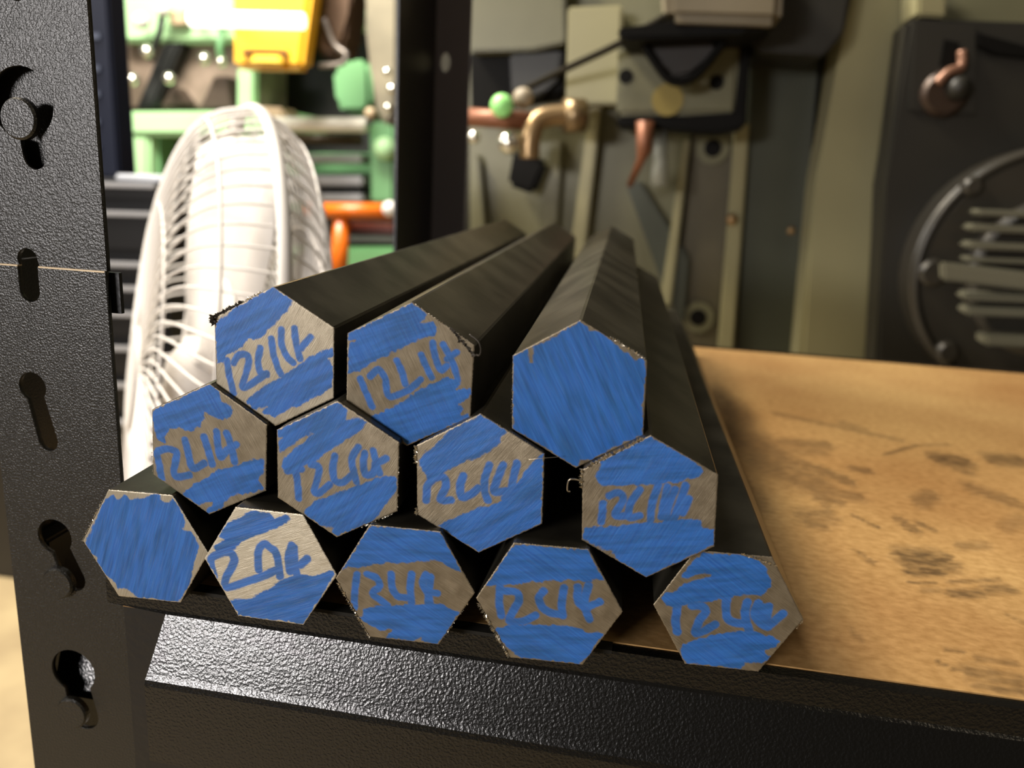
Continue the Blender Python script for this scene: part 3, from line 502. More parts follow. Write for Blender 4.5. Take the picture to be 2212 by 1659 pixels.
def make_bar(key, d):
    x, y, z, by, bp_, spin = d['pose']
    D = Vector((math.sin(by) * math.cos(bp_), math.cos(by) * math.cos(bp_), math.sin(bp_)))
    X = D.cross(Vector((0, 0, 1))).normalized(); Zv = X.cross(D)
    root = thing('hexagonal_bar', (x, y, z), LAB[key], 'steel bar', 'steel bars stacked on the shelf')
    # body: prism with a hair of a chamfer at its corners
    bm = bmesh.new(); ring = []
    cs = [corner(spin, k) for k in range(6)]
    sec = []
    for k in range(6):
        for t in (-0.025, 0.025):
            q = cs[(k + (1 if t > 0 else -1)) % 6]; a = abs(t); sec.append((cs[k][0] * (1 - a) + q[0] * a, cs[k][1] * (1 - a) + q[1] * a))
    ys = (0.00004, 0.0006, BAR_LENGTH)
    sc_ = (0.993, 1.0, 1.0)
    for yy, s in zip(ys, sc_): ring.append([bm.verts.new((X * p[0] + Zv * p[1]) * R0 * s + D * yy) for p in sec])
    for A, B in zip(ring[:-1], ring[1:]):
        for k in range(12): bm.faces.new([A[k], B[k], B[(k + 1) % 12], A[(k + 1) % 12]])
    bm.faces.new(ring[0]); bm.faces.new(list(reversed(ring[-1])))
    bmesh.ops.recalc_face_normals(bm, faces=bm.faces)
    me = bpy.data.meshes.new('bar_body'); bm.to_mesh(me); bm.free(); link('bar_body', me, M_bar, root)
    # cut face
    c0, s0 = math.cos(spin), math.sin(spin)
    P = BASE_P @ np.array([[c0, s0], [-s0, c0]])
    seed = sum(ord(ch) for ch in key)
    wobble = (vnoise(P, 14, seed) - .5) * 0.03 + (vnoise(P, 40, seed + 1) - .5) * 0.018
    cb, sb = math.cos(d['brush']), math.sin(d['brush'])
    B = np.stack([P[:, 0] * cb + P[:, 1] * sb, -P[:, 0] * sb + P[:, 1] * cb], -1)
    ma = math.radians(MARK[key]); cm, sm_ = math.cos(ma), math.sin(ma); UM = np.stack([P[:, 0] * cm + P[:, 1] * sm_, -P[:, 0] * sm_ + P[:, 1] * cm], -1) + seed % 7
    streak = (vnoise(B * np.array([1.0, 14.0]), 1.6, seed + 5) - .5)
    band = np.zeros(len(P))
    for poly in d['polys']:
        sd = polydist(P, poly) + wobble + streak * 0.03
        band = np.maximum(band, sstep(sd, -0.012, 0.014))
    let = np.zeros(len(P)); rad_ = d['rad'] * 1.05
    for st in d['strokes']:
        dd = rad_ - linedist(P, st) + wobble * 0.35
        let = np.maximum(let, sstep(dd, -0.012, 0.016))
    ink = np.maximum(band, let * 0.97)
    # ink worn off at the rim, drawing the light its edge catches
    hd = 0.866 - np.max(np.stack([P @ np.array([math.cos(spin - (k + .5) * math.pi / 3), math.sin(spin - (k + .5) * math.pi / 3)]) for k in range(6)]), 0)
    rim = sstep(hd - (vnoise(P, 22, seed + 9) ** 2) * 0.028, 0.0, 0.012)
    ink = ink * rim
    r_out = R0 * (1 - 0.002)
    scal = 1 + np.where(hd < 0.004, (vnoise(P, 60, seed + 3) - .5) * 0.008, 0)
    P3 = np.outer(P[:, 0] * scal, np.array(X)) * r_out + np.outer(P[:, 1] * scal, np.array(Zv)) * r_out
    dome = np.where(hd < 0.010, 0.00012 * (1 - hd / 0.010), 0)
    P3 = P3 + np.outer(dome - 0.00002, np.array(D))
    ti = ink[BASE_T].mean(1); tb = band[BASE_T].mean(1); tl = let[BASE_T].mean(1)
    is_ink = ti > 0.5; is_let = is_ink & (tl > 0.5) & (tb < 0.5); is_band = is_ink & ~is_let
    for nm, sel in (('cut_face', ~is_ink), ('ink_band', is_band), ('handwritten_number', is_let)):
        if sel.sum() < 5: continue
        mesh = make_face_mesh(nm, P3, BASE_T[sel], ink, B, M_cut, TONE.get(key, 0.05), UM); o = link(nm, mesh, None, root)
        if nm == 'ink_band': o['label'] = 'blue layout ink brushed over the cut end'
        if nm == 'handwritten_number': o['label'] = 'handwritten blue 12L14'
    for i, (a, b, n, s, bright) in enumerate(BURRS.get(key, [])):
        burr_mesh('burr', corner(spin, a[0]), corner(spin, b[0]), X, Zv, D, n, s, M_burr if bright else M_burr_d, root, seed + i)
    return root, X, Zv, D
bars = {k: make_bar(k, d) for k, d in BARS.items()}
# two loose curls of swarf
def on_face(key, u, v, out=0.0):
    r, X, Zv, D = bars[key]; return Vector(r.location) + (X * u + Zv * v) * R0 - D * out
tube('chip_curl', smooth_path([on_face('M4', -.87, .28, .0002), on_face('M4', -.98, .32, .001), on_face('M4', -1.06, .30, .0012), on_face('M4', -1.07, .16, .001), on_face('M4', -1.03, .14, .0008)], 4), 0.00022, M_burr, bars['M4'][0], 6)
tube('chip_curl', smooth_path([on_face('M3', .62, .42, .0004), on_face('M3', .8, .47, .001), on_face('M3', 1.05, .51, .0006)], 4), 0.00006, M_burr, bars['M3'][0], 5)
tube('chip_curl', smooth_path([on_face('T2', .80, .62, .0001), on_face('T2', .93, .55, .001), on_face('T2', .97, .44, .0010), on_face('T2', .95, .36, .0008), on_face('T2', .90, .36, .0003)], 5), 0.00028, M_burr_d, bars['T2'][0], 6)

# ------------------------------------------------------------------ pedestal fan
M_white = mat('white_fan_plastic', srgb(222, 217, 212), 0.45)
FC = at(470, 830, 0.46); vdir = (FC - CL).normalized()
lft = (-CR * math.cos(math.radians(4)) + CU * math.sin(math.radians(4))); lft = (lft - vdir * lft.dot(vdir)).normalized()
th = math.radians(9)
AX = (lft * math.cos(th) - vdir * math.sin(th)).normalized()
FR = 0.250
e1 = (CU - AX * CU.dot(AX)).normalized(); e2 = AX.cross(e1)
fan = thing('pedestal_fan', (FC.x, FC.y, FZ), 'white wire-caged pedestal fan seen from its side, behind the left end of the bars', 'fan')
def fpt(r, a, t): return FC + AX * t + (e1 * math.cos(a) + e2 * math.sin(a)) * r
def ringtube(bm, r, t, rad, seg=72, s2=8, sq=1.0):
    rr = []
    for i in range(seg):
        a = 2 * math.pi * i / seg
        rr.append([bm.verts.new(fpt(r + rad * math.cos(2 * math.pi * k / s2), a, t + rad * sq * math.sin(2 * math.pi * k / s2))) for k in range(s2)])
    for i in range(seg):
        A, B = rr[i], rr[(i + 1) % seg]
        for k in range(s2): bm.faces.new([A[k], A[(k + 1) % s2], B[(k + 1) % s2], B[k]])
bm = bmesh.new(); ringtube(bm, FR, 0, 0.0035, sq=1.5); bm_obj('cage_rim', bm, M_white, fan, smooth=True)
def guard(name, sgn, depth, capr, swirl):
    bm = bmesh.new(); ringtube(bm, FR * 0.93, sgn * depth * 0.55, 0.0012); ringtube(bm, capr, sgn * depth, 0.0016); ringtube(bm, FR * 0.62, sgn * depth * 0.93, 0.0012)
    g = bm_obj(name, bm, M_white, fan, smooth=True)
    prof = [(FR, 0.0), (FR * 0.985, 0.18), (FR * 0.95, 0.45), (FR * 0.86, 0.70), (FR * 0.70, 0.88), (FR * 0.5, 0.97), (capr, 1.0)]
    bm = bmesh.new(); pts = []
    for i, (r, t) in enumerate(prof): pts.append(fpt(r, swirl * (1 - r / FR), sgn * depth * t) )
    add_tube(bm, smooth_path(pts, 3), 0.0011, 5)
    # the wire mesh sits around the fan axis so copies can simply be turned
    me0 = bpy.data.meshes.new('guard_wire')
    for v in bm.verts: v.co -= FC
    bm.to_mesh(me0); bm.free(); me0.materials.append(M_white)
    for p in me0.polygons: p.use_smooth = True
    NW = 84
    for i in range(NW):
        o = bpy.data.objects.new('guard_wire', me0); COL.objects.link(o); o.parent = g
        o.matrix_local = Matrix.Translation(FC - Vector(fan.location)) @ Matrix.Rotation(2 * math.pi * i / NW, 4, AX)
    bm = bmesh.new(); add_tube(bm, [FC + AX * sgn * depth * 0.97, FC + AX * sgn * depth * 1.06], capr, 32); bm_obj('guard_cap', bm, M_white, g)
    return g
guard('front_guard', 1, 0.070, 0.045, 0.5)
guard('rear_guard', -1, 0.062, 0.06, -0.9)
bm = bmesh.new(); add_tube(bm, [FC - AX * 0.17, FC - AX * 0.155, FC - AX * 0.07, FC - AX * 0.03], [0.035, 0.055, 0.06, 0.05], 28); bm_obj('motor_housing', bm, M_white, fan, smooth=True)
bm = bmesh.new(); add_tube(bm, [FC - AX * 0.02, FC + AX * 0.03, FC + AX * 0.045], [0.045, 0.042, 0.02], 28); bm_obj('blade_hub', bm, M_white, fan, smooth=True)
for b_ in range(4):
    bm = bmesh.new(); n = 10; A0 = b_ * math.pi / 2 + 0.0; rows = []
    for i in range(n + 1):
        r = 0.035 + (FR * 0.93 - 0.035) * i / n; half = 0.55 * math.sin(math.pi * (0.18 + 0.76 * i / n)) ** 0.7
        rows.append([(fpt(r, A0 + half * u, 0.026 * u), fpt(r, A0 + half * u, 0.026 * u + 0.002)) for u in (-1, -.5, 0, .5, 1)])
    T = [[bm.verts.new(p[0]) for p in rw] for rw in rows]; U = [[bm.verts.new(p[1]) for p in rw] for rw in rows]
    for i in range(n):
        for k in range(4):
            bm.faces.new([T[i][k], T[i][k + 1], T[i + 1][k + 1], T[i + 1][k]]); bm.faces.new([U[i][k], U[i + 1][k], U[i + 1][k + 1], U[i][k + 1]])
    for i in range(n):
        for k in (0, 4): bm.faces.new([T[i][k], T[i + 1][k], U[i + 1][k], U[i][k]])
    for i in (0, n):
        for k in range(4): bm.faces.new([T[i][k], T[i][k + 1], U[i][k + 1], U[i][k]])
    bm_obj('fan_blade', bm, M_white, fan, smooth=True)
bm = bmesh.new(); add_tube(bm, [fpt(FR - 0.012, 0, 0), fpt(FR + 0.006, 0, 0)], [0.006, 0.0075], 12); bm_obj('rim_clip', bm, M_white, fan)
pb = FC - AX * 0.12
tube('pole', [pb, (pb.x, pb.y, pb.z - 0.2), (pb.x, pb.y, FZ + 0.03)], [0.022, 0.016, 0.016], M_white, fan, 16)
bm = bmesh.new(); add_tube(bm, [(pb.x, pb.y, FZ), (pb.x, pb.y, FZ + 0.02), (pb.x, pb.y, FZ + 0.035)], [0.19, 0.185, 0.03], 40); bm_obj('base', bm, M_white, fan)

# ------------------------------------------------------------------ tool chest and blue cabinet at the left
M_tblack = mat('black_tool_chest', srgb(24, 24, 26), 0.35)
M_strip = mat('aluminium_drawer_pull', srgb(165, 165, 168), 0.35, 0.2)
TY = 0.95
chest = thing('tool_chest', at(270, 900, TY) * 1.0, 'black tool chest with pale horizontal drawer pulls between the post and the fan', 'tool chest')
chest.location.z = FZ
p0 = at(-160, 367, TY); p1 = at(345, 360, TY)
box('chest_body', (p0.x, TY, FZ), (p1.x, TY + 0.22, p0.z), M_tblack, chest, 0.004)
ys_ = [(388, 425), (450, 535), (560, 592), (612, 645), (668, 720), (742, 800), (822, 882), (902, 972), (992, 1100)]
pulls = [432, 543, 600, 652, 727, 808, 890, 980]
for (a, b) in ys_:
    dr = slab('drawer', [(110, a), (340, a + 6), (338, b + 6), (110, b)], TY - 0.012, 0.0118, M_tblack, chest, 0.002)
    slab('drawer_pull', [(120, a + 2), (334, a + 8), (334, a + 20), (120, a + 14)], TY - 0.022, 0.010, M_strip, dr, 0.002)
M_navy = mat('dark_blue_paint', srgb(10, 16, 34), 0.6, spec=0.2)
NY = 1.09
nv = thing('blue_cabinet', (at(200, 300, NY).x, NY, p0.z), 'tall dark navy blue cabinet standing on the tool chest beside the post', 'cabinet')
a0 = at(60, 0, NY); a1 = at(246, 200, NY)
box('cabinet_body', (a0.x, NY, nv.location.z), (a1.x, NY + 0.05, a0.z + 0.25), M_navy, nv, 0.004)
for yy in (70, 140, 195, 255, 310):
    slab('label_strip', [(140, yy), (215, yy + 2), (215, yy + 14), (140, yy + 12)], NY - 0.003, 0.003, mat('faded_label', srgb(52, 60, 80), 0.6), nv)
t0_ = at(276, 355, 1.0); t1_ = at(376, 355, 1.0)
sh = box('steel_tray', (t0_.x, 0.965, p0.z), (t1_.x, 1.06, p0.z + 0.010), mat('bright_tray', srgb(225, 228, 235), 0.3, 0.3), None, 0.003)
tag(sh, 'small bright steel tray lying on the tool chest beside the fan', 'tray')

# ------------------------------------------------------------------ green lathe beyond the fan
M_mint = mat('mint_green_paint', srgb(172, 214, 160), 0.4, var=0.12, vscale=4)
M_green = mat('mid_green_paint', srgb(112, 165, 112), 0.45, var=0.1, vscale=5)
M_rust = mat('oily_brown_casting', srgb(150, 132, 116), 0.5, vscale=7, col2=srgb(92, 80, 66))
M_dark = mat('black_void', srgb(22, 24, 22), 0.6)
M_chrome = mat('polished_steel', srgb(225, 222, 210), 0.18, 0.9)
M_grey = mat('light_grey_metal', srgb(160, 165, 158), 0.4, 0.2)
M_lbrown = mat('tan_metal', srgb(170, 150, 120), 0.5)
GY = 2.05
g0 = at(560, 640, GY)
lathe = thing('green_lathe', (g0.x, GY, FZ), 'mint green workshop lathe with brown carriage and shiny rods, beyond the fan', 'lathe')
slab('headstock_panel', [(250, -120), (560, -120), (560, 92), (250, 90)], GY, 0.3, M_mint, lathe, 0.01)
slab('top_cover', [(560, -120), (800, -120), (800, 40), (560, 20)], GY + 0.1, 0.3, M_mint, lathe, 0.01)
slab('carriage', [(262, 92), (540, 90), (540, 236), (266, 238)], GY + 0.06, 0.25, M_rust, lathe, 0.01)
slab('carriage_bracket', [(350, 92), (392, 92), (330, 232), (290, 236)], GY - 0.0, 0.06, M_dark, lathe, 0.008)
slab('carriage_bracket', [(372, 185), (400, 225), (345, 232)], GY - 0.01, 0.07, mat('dark_brown_casting', srgb(62, 50, 38), 0.6), lathe, 0.004)
slab('carriage_bracket', [(462, 165), (490, 165), (500, 235), (430, 235)], GY - 0.01, 0.07, bpy.data.materials['dark_brown_casting'], lathe, 0.004)
slab('green_pillar', rect(512, 148, 545, 262), GY - 0.02, 0.04, M_mint, lathe, 0.004)
slab('bed_rail', [(270, 240), (620, 238), (620, 292), (276, 294)], GY - 0.05, 0.3, M_mint, lathe, 0.012)
slab('bed_leg', [(274, 290), (322, 290), (322, 520), (280, 520)], GY - 0.04, 0.2, M_mint, lathe, 0.01)
slab('bed_recess', [(310, 280), (560, 280), (560, 520), (310, 520)], GY + 0.1, 0.05, M_rust, lathe)
slab('recess_post', rect(322, 292, 345, 520), GY - 0.0, 0.08, M_green, lathe)
for (cx_, cy_, r_) in ((318, 112, 15), (442, 128, 14), (478, 134, 12), (287, 172, 14), (366, 170, 14), (305, 45, 17), (352, 20, 15)):
    ball('lever_knob', at(cx_, cy_, GY - 0.05), r_ * 0.00125, M_chrome if cy_ > 60 else M_white, lathe)
tube('lever', [at(352, 28, GY - 0.04), at(345, 70, GY - 0.04), at(325, 130, GY - 0.04)], 0.009, M_dark, lathe)
tube('lever', [at(480, 60, GY - 0.04), at(474, 105, GY - 0.04), at(478, 130, GY - 0.04)], 0.010, M_green, lathe)
slab('tan_block', [(362, 25), (402, 22), (402, 54), (365, 56)], GY - 0.03, 0.03, M_lbrown, lathe, 0.005)
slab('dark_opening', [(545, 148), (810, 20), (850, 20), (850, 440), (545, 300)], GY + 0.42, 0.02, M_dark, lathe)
slab('motor_cover', [(715, 150), (735, 130), (790, 126), (800, 150), (802, 225), (790, 245), (740, 245), (722, 220)], GY + 0.05, 0.25, M_green, lathe, 0.02)
tube('feed_rod', [at(590, 268, GY - 0.12), at(790, 270, GY - 0.12)], 0.019, mat('white_rod_reflection', srgb(245, 240, 225), 0.25), lathe, 20)  # upper rod painted white in place of its bright reflection
tube('feed_rod', [at(600, 300, GY - 0.05), at(780, 302, GY - 0.05)], 0.016, mat('brown_rod', srgb(70, 58, 40), 0.4, 0.3), lathe, 20)
slab('rod_bracket', [(548, 228), (612, 232), (618, 262), (560, 262)], GY - 0.1, 0.1, M_lbrown, lathe, 0.01)
for (a, b, c) in ((333, 352, M_grey), (379, 402, M_strip), (418, 437, M_strip)):
    slab('drip_tray_rail', [(600, a), (782, a), (782, b), (600, b)], GY - 0.08, 0.15, c, lathe, 0.006)
slab('base_panel', [(560, 330), (800, 330), (800, 460), (560, 460)], GY + 0.1, 0.1, M_green, lathe)
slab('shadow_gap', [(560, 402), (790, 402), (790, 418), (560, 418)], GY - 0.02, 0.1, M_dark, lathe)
slab('base_cabinet', [(600, 535), (880, 535), (880, 1000), (600, 1000)], GY - 0.05, 0.2, M_green, lathe, 0.01)
slab('base_opening', [(640, 470), (880, 470), (880, 535), (640, 535)], GY + 0.02, 0.1, M_dark, lathe)
slab('grey_rail', [(660, 508), (880, 512), (880, 524), (660, 520)], GY - 0.02, 0.03, mat('dull_grey', srgb(80, 82, 78), 0.5), lathe)
slab('green_column', [(795, 262), (855, 262), (852, 440), (800, 440)], GY - 0.06, 0.15, M_green, lathe, 0.01)
ball('column_boss', at(832, 322, GY - 0.08), 0.032, M_mint, lathe)
# crane-like grey casting between lathe and rear post
cast = slab('grey_casting', [(785, -60), (862, -60), (860, 230), (838, 275), (812, 245), (800, 150), (790, 60)], GY - 0.3, 0.1, mat('stained_grey_casting', srgb(128, 120, 98), 0.55, var=0.35, vscale=9), None, 0.01)
tag(cast, 'stained grey machine casting standing right of the lathe, against the rear post', 'casting')
ball('hook_highlight', at(846, 192, GY - 0.32), 0.012, M_chrome, cast); ball('bolt_head', at(836, 155, GY - 0.33), 0.010, M_chrome, cast)
ball('bolt_head', at(838, 232, GY - 0.33), 0.010, M_chrome, cast); ball('bolt_head', at(800, 245, GY - 0.33), 0.014, M_lbrown, cast)

# yellow box with slot handle, white glare across it added as a glowing tube
M_yel = mat('yellow_plastic', srgb(252, 190, 40), 0.4)
yb = thing('yellow_crate', at(580, 150, GY - 0.35), 'bright yellow plastic crate with a slot handle hanging above the lathe carriage', 'crate')
bm = bmesh.new(); add_slab(bm, [(497, -90), (682, -90), (650, 148), (502, 146)], GY - 0.33, 0.07, 0.012); bm_obj('crate_body', bm, M_yel, yb)
slab('handle_slot', [(526, 104), (616, 106), (620, 118), (612, 122), (606, 114), (538, 113), (530, 122), (522, 118)], GY - 0.345, 0.016, mat('slot_shade', srgb(120, 78, 20), 0.6), yb)
slab('handle_lip', [(540, 118), (606, 119), (608, 140), (538, 138)], GY - 0.350, 0.02, mat('pale_yellow', srgb(255, 215, 70), 0.35), yb, 0.006)
tl = thing('glare_tube', at(533, 43, GY - 0.45), 'glowing white tube added as the glare across the yellow crate', 'glare')
tube('glowing_tube', [at(412, 40, GY - 0.45), at(655, 46, GY - 0.45)], 0.017, mat('glare_glow', (1.0, 0.96, 0.86, 1), 0.3, emit=2.2), tl, 20)  # emission draws a glare; no lamp stands here
tube('tube_arm', [at(425, 40, GY - 0.45), at(425, 30, GY - 0.002)], 0.008, M_white, tl, 10)
tube('tube_arm', [at(470, 41, GY - 0.45), at(470, 30, GY - 0.002)], 0.008, M_white, tl, 10)
br = slab('brown_bracket', [(672, 20), (700, -60), (770, -60), (752, 30), (745, 90), (722, 130), (676, 110)], GY - 0.235, 0.12, mat('brown_leather', srgb(74, 50, 26), 0.6), None, 0.012)
tag(br, 'dark brown bracket hanging just right of the yellow crate', 'bracket')
tube('chrome_wire', smooth_path([at(700, 40, GY - 0.25), at(722, 95, GY - 0.25), at(748, 118, GY - 0.25), at(735, 138, GY - 0.25), at(690, 142, GY - 0.25)], 5), 0.007, mat('dull_steel', srgb(130, 122, 115), 0.35, 0.6), br, 8)

# orange T-handled clamp
M_or = mat('orange_paint', srgb(214, 104, 22), 0.3)
oc = thing('orange_clamp', at(733, 575, 1.55), 'orange T-shaped handle with white end knob, left of the rear post', 'clamp')
tube('handle_bar', [at(664, 455, 1.55), at(846, 456, 1.55)], 0.0175, M_or, oc, 20)
tube('stem', [at(738, 470, 1.56), at(730, 640, 1.56)], 0.019, M_or, oc, 16)
slab('lower_bar', [(755, 482), (850, 484), (850, 505), (750, 500)], 1.58, 0.03, mat('dark_orange', srgb(110, 44, 18), 0.4), oc, 0.004)
ball('end_knob', at(842, 451, 1.52), 0.017, M_white, oc, label='white end knob')

# ------------------------------------------------------------------ grey-green milling machine
M_gg = mat('grey_green_paint', srgb(112, 110, 83), 0.42, var=0.22, vscale=5, bump=0.1, bscale=40)
M_gg2 = mat('pale_grey_green_paint', srgb(148, 143, 108), 0.42, var=0.12, vscale=6)
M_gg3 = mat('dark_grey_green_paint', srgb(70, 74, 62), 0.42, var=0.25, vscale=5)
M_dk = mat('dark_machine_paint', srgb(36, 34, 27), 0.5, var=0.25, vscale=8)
M_blk = mat('black_rubber_and_shade', srgb(9, 8, 6), 0.6, spec=0.15)  # also paints the shade of cavities, gaps and holes
M_brass = mat('brass', srgb(158, 132, 96), 0.35, 0.7)
M_copper = mat('copper_pipe', srgb(128, 82, 58), 0.45, 0.4)
MY = 1.02
c0_ = at(1500, 760, MY)
mill = thing('milling_machine', (c0_.x, MY, FZ), 'grey-green milling machine column with vertical ribs and fittings behind the shelf', 'machine')
slab('column_body', [(1010, -150), (2240, -150), (2180, 1000), (1020, 1000)], MY, 0.35, M_gg, mill)
def strip(name, pts, d, m, bev=0.003, dep=0.02): return slab(name, pts, MY - d, dep + 0.0, m, mill, bev)
strip('left_panel', [(1012, -120), (1220, -120), (1222, 92), (1150, 108), (1014, 112)], 0.05, M_gg, dep=0.05)
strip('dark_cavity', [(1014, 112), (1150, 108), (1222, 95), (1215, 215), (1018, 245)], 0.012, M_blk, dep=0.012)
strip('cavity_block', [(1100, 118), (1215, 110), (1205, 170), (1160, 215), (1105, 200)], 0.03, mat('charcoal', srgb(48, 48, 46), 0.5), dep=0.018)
strip('column_plate', [(1226, 14), (1345, 10), (1336, 225), (1222, 225)], 0.055, M_gg2, dep=0.055)
strip('rib', [(1276, 215), (1300, 215), (1262, 560), (1228, 560)], 0.03, M_gg2, dep=0.03)
strip('rib', [(1478, 300), (1492, 300), (1450, 660), (1424, 660)], 0.03, M_gg2, dep=0.03)
strip('rib', [(1590, 262), (1620, 262), (1582, 800), (1548, 800)], 0.03, M_gg2, dep=0.03)
strip('rib', [(1190, 300), (1215, 300), (1196, 600), (1150, 600)], 0.02, M_gg, dep=0.02)
strip('rib', [(1025, 330), (1036, 340), (1052, 520), (1022, 520)], 0.02, M_gg, dep=0.02)
strip('dark_panel', [(1625, 60), (1778, 60), (1716, 800), (1590, 800)], 0.012, M_gg3, dep=0.012)  # panel in the darker grey-green paint
strip('panel_between_ribs', [(1494, 280), (1590, 280), (1548, 800), (1440, 800)], 0.006, mat('brown_green_paint', srgb(92, 86, 66), 0.45, var=0.25, vscale=9), dep=0.006)
strip('wide_rib', [(1855, -150), (1990, -150), (1935, 300), (1885, 820), (1722, 820), (1762, 400), (1810, 130)], 0.09, M_gg2, 0.008, 0.09)
strip('panel_seam', [(1776, 60), (1782, 60), (1722, 800), (1714, 800)], 0.014, M_blk, 0.0, 0.003)
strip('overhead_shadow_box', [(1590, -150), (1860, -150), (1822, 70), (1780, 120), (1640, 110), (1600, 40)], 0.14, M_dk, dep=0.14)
hs = strip('belt_housing', [(1336, 78), (1600, 62), (1592, 248), (1330, 250)], 0.12, M_gg, 0.006, 0.09)
slab('housing_dark_gap', [(1598, 58), (1625, 50), (1612, 275), (1560, 288), (1330, 272), (1330, 252), (1592, 250)], MY - 0.115, 0.085, M_blk, hs, 0.004)  # shade of the gap around the housing drawn as a black strip
slab('belly_guard', [(1376, 70), (1400, 110), (1440, 165), (1465, 176), (1500, 165), (1545, 110), (1565, 80)], MY - 0.17, 0.05, mat('dark_belly', srgb(40, 34, 28), 0.45), hs, 0.008)
tube('belly_rim', smooth_path([at(1374, 72, MY - 0.175), at(1400, 112, MY - 0.175), at(1438, 165, MY - 0.175), at(1466, 177, MY - 0.175), at(1502, 164, MY - 0.175), at(1548, 112, MY - 0.175), at(1568, 82, MY - 0.175)], 5), 0.0055, M_blk, hs, 10)
slab('head_casting', [(1425, -140), (1700, -140), (1690, 52), (1440, 44)], MY - 0.24, 0.22, mat('brown_grey_casting', srgb(128, 118, 96), 0.45, var=0.15, vscale=10), hs, 0.01)
slab('head_underside', [(1330, 60), (1440, 46), (1680, 56), (1600, 74), (1345, 86)], MY - 0.22, 0.12, M_blk, hs, 0.004)
for (a, b) in ((1352, 165), (1548, 178)): disc('screw_hole', at(a, b, MY - 0.1215), 0.009, 0.003, M_blk, hs)
disc('yellow_label', at(1442, 215, MY - 0.1212), 0.020, 0.002, mat('worn_yellow_tag', srgb(140, 124, 62), 0.6), hs)
tube('cable', smooth_path([at(1440, 34, MY - 0.2), at(1405, 55, MY - 0.19), at(1330, 98, MY - 0.16), at(1230, 145, MY - 0.12), at(1150, 185, MY - 0.08), at(1090, 215, MY - 0.05)], 6), 0.0045, mat('cable_sheath', srgb(30, 26, 16), 0.8, spec=0.1), mill, 10)
tube('copper_pipe', [at(1000, 252, MY - 0.12), at(1150, 262, MY - 0.12)], 0.012, M_copper, mill, 16)
ball('green_lamp', at(1084, 228, MY - 0.14), 0.0150, mat('green_lens', srgb(150, 220, 130), 0.25, emit=0.12), mill, label='small green indicator lens')
ball('steel_cap', at(1100, 308, MY - 0.14), 0.0150, M_chrome, mill); ball('steel_cap', at(1024, 296, MY - 0.14), 0.0085, M_chrome, mill)
ball('steel_cap', at(1130, 212, MY - 0.1), 0.014, mat('beige_knob', srgb(140, 128, 108), 0.5), mill)
tube('brass_elbow', smooth_path([at(1262, 250, MY - 0.1), at(1200, 250, MY - 0.11), at(1160, 262, MY - 0.12), at(1146, 300, MY - 0.125), at(1144, 342, MY - 0.125)], 6), 0.0135, M_brass, mill, 16)
tube('elbow_collar', [at(1262, 250, MY - 0.1), at(1218, 250, MY - 0.11)], 0.022, mat('aged_brass', srgb(130, 110, 80), 0.35, 0.7), mill, 20)
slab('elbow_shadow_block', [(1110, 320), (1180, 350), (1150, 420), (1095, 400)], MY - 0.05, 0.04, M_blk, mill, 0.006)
tube('spigot', [at(1394, 262, MY - 0.13), at(1392, 325, MY - 0.13), at(1385, 345, MY - 0.125), at(1360, 400, MY - 0.1)], [0.012, 0.010, 0.006, 0.004], M_copper, mill, 14)
tube('vertical_tube', [at(1428, 272, MY - 0.09), at(1424, 400, MY - 0.09)], [0.008, 0.012], M_grey, mill, 14)
slab('slanted_shadow_shape', [(1352, 398), (1385, 392), (1490, 560), (1478, 700), (1440, 640)], MY - 0.02, 0.02, M_gg3, mill, 0.003)  # dark slab drawn for the diagonal shadow shape on the column
for (a, b, r_) in ((1581, 474, 0.0085), (1709, 498, 0.006)): ball('brass_screw', at(a, b, MY - 0.032 if a < 1600 else MY - 0.013), r_, M_brass, mill)
for (a, b, r_) in ((1508, 686, 0.012), (1540, 320, 0.012)):
    disc('bolt_boss', at(a, b, MY - 0.012), r_ * 1.9, 0.006, M_gg, mill); disc('bolt_hole', at(a, b, MY - 0.0135), r_, 0.004, M_blk, mill)

# dark side box with hasp
SBY = 0.86
sb_ = thing('switch_box', at(2050, 500, SBY), 'dark machine side box with a pinkish latch and slot, at upper right', 'box')
slab('box_body', [(1962, 38), (2260, 48), (2300, 900), (1885, 900), (1915, 400)], SBY, 0.066, M_dk, sb_, 0.006)
slab('top_tab', [(1984, -60), (2050, -60), (2044, 38), (1982, 34)], SBY - 0.004, 0.07, M_gg2, sb_, 0.003, label='pale upper tab')
slab('hasp_plate', [(1975, 40), (2110, 52), (2112, 250), (1962, 240)], SBY - 0.006, 0.006, M_dk, sb_, 0.002)
slab('hasp_slot', [(2040, 85), (2072, 92), (2066, 145), (2030, 142)], SBY - 0.008, 0.003, M_blk, sb_)
slab('box_lid_edge', [(2112, 70), (2260, 110), (2260, 130), (2150, 118), (2112, 100)], SBY - 0.01, 0.01, M_blk, sb_, 0.002)
tube('latch', smooth_path([at(2078, 110, SBY - 0.015), at(2076, 145, SBY - 0.018), at(2050, 155, SBY - 0.022), at(2024, 180, SBY - 0.022)], 5), 0.0055, mat('pinkish_brass', srgb(150, 112, 92), 0.35, 0.5), sb_, 10)
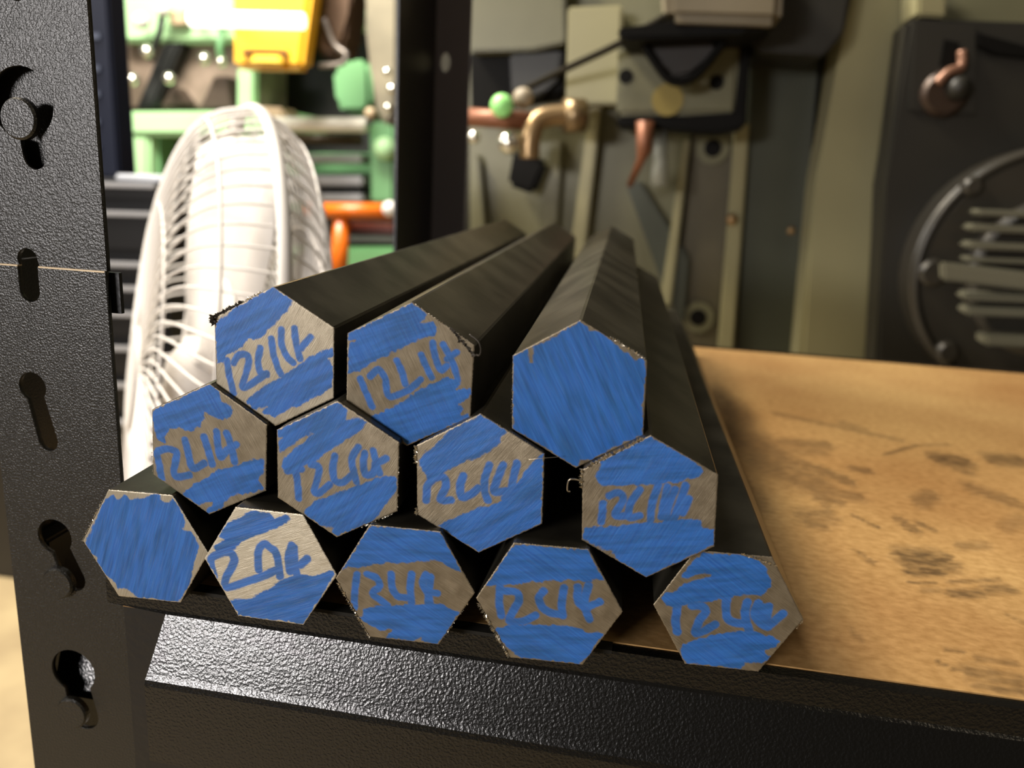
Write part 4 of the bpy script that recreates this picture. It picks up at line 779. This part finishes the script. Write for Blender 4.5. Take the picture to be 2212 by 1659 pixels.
disc('latch_boss', at(2045, 200, SBY - 0.018), 0.026, 0.018, mat('dark_brass', srgb(60, 46, 36), 0.4, 0.4), sb_, bevel=0.005)
ball('latch_stud', at(2070, 190, SBY - 0.02), 0.014, M_dk, sb_)

# electric motor end bell with grille
EY = 0.80
mc = at(2268, 600, EY)
mot = thing('electric_motor', (mc.x, EY, mc.z), 'dark round electric motor end with bolts and grille fins, cut off by the right edge', 'motor')
kx = (at(2278, 600, EY) - mc).length / 10
M_mot = mat('motor_paint', srgb(52, 49, 42), 0.36, var=0.2, vscale=12)
M_fin = mat('motor_fins', srgb(104, 102, 86), 0.4)
disc('end_bell', (mc.x, EY, mc.z), 306 * kx, 0.058, M_mot, mot, seg=96, bevel=0.012)
bm = bmesh.new()
seg = 96; rr = []
for i in range(seg):
    a = 2 * math.pi * i / seg; rad = 0.0045
    rr.append([bm.verts.new(Vector((mc.x, EY + 0.002, mc.z)) + Vector((math.cos(a), 0, math.sin(a))) * (296 * kx + rad * math.cos(k * math.pi / 4)) + Vector((0, rad * math.sin(k * math.pi / 4), 0))) for k in range(8)])
for i in range(seg):
    A, B = rr[i], rr[(i + 1) % seg]
    for k in range(8): bm.faces.new([A[k], A[(k + 1) % 8], B[(k + 1) % 8], B[k]])
bm_obj('bell_rim', bm, M_mot, mot, smooth=True)
disc('grille_hub', (mc.x, EY - 0.02, mc.z), 190 * kx, 0.02, M_mot, mot, seg=64, bevel=0.008)
for (y0_, y1_, x0_) in ((452, 466, 2112), (484, 500, 2098), (522, 538, 2092), (556, 566, 2090), (632, 650, 2085), (662, 682, 2088), (722, 748, 2128)):
    slab('grille_fin', [(x0_, y0_), (2420, y0_ + 12), (2420, y1_ + 12), (x0_, y1_)], EY - 0.05, 0.031, M_fin, mot, 0.003)
slab('strap_arm', [(2034, 566), (2420, 612), (2420, 652), (2036, 606)], EY - 0.06, 0.012, M_fin, mot, 0.003)
for (a, b, r_) in ((2105, 402, 0.011), (2020, 590, 0.016), (2050, 762, 0.013)):
    disc('bolt', at(a, b, EY - 0.012), r_, 0.014, M_mot, mot, bevel=0.004)
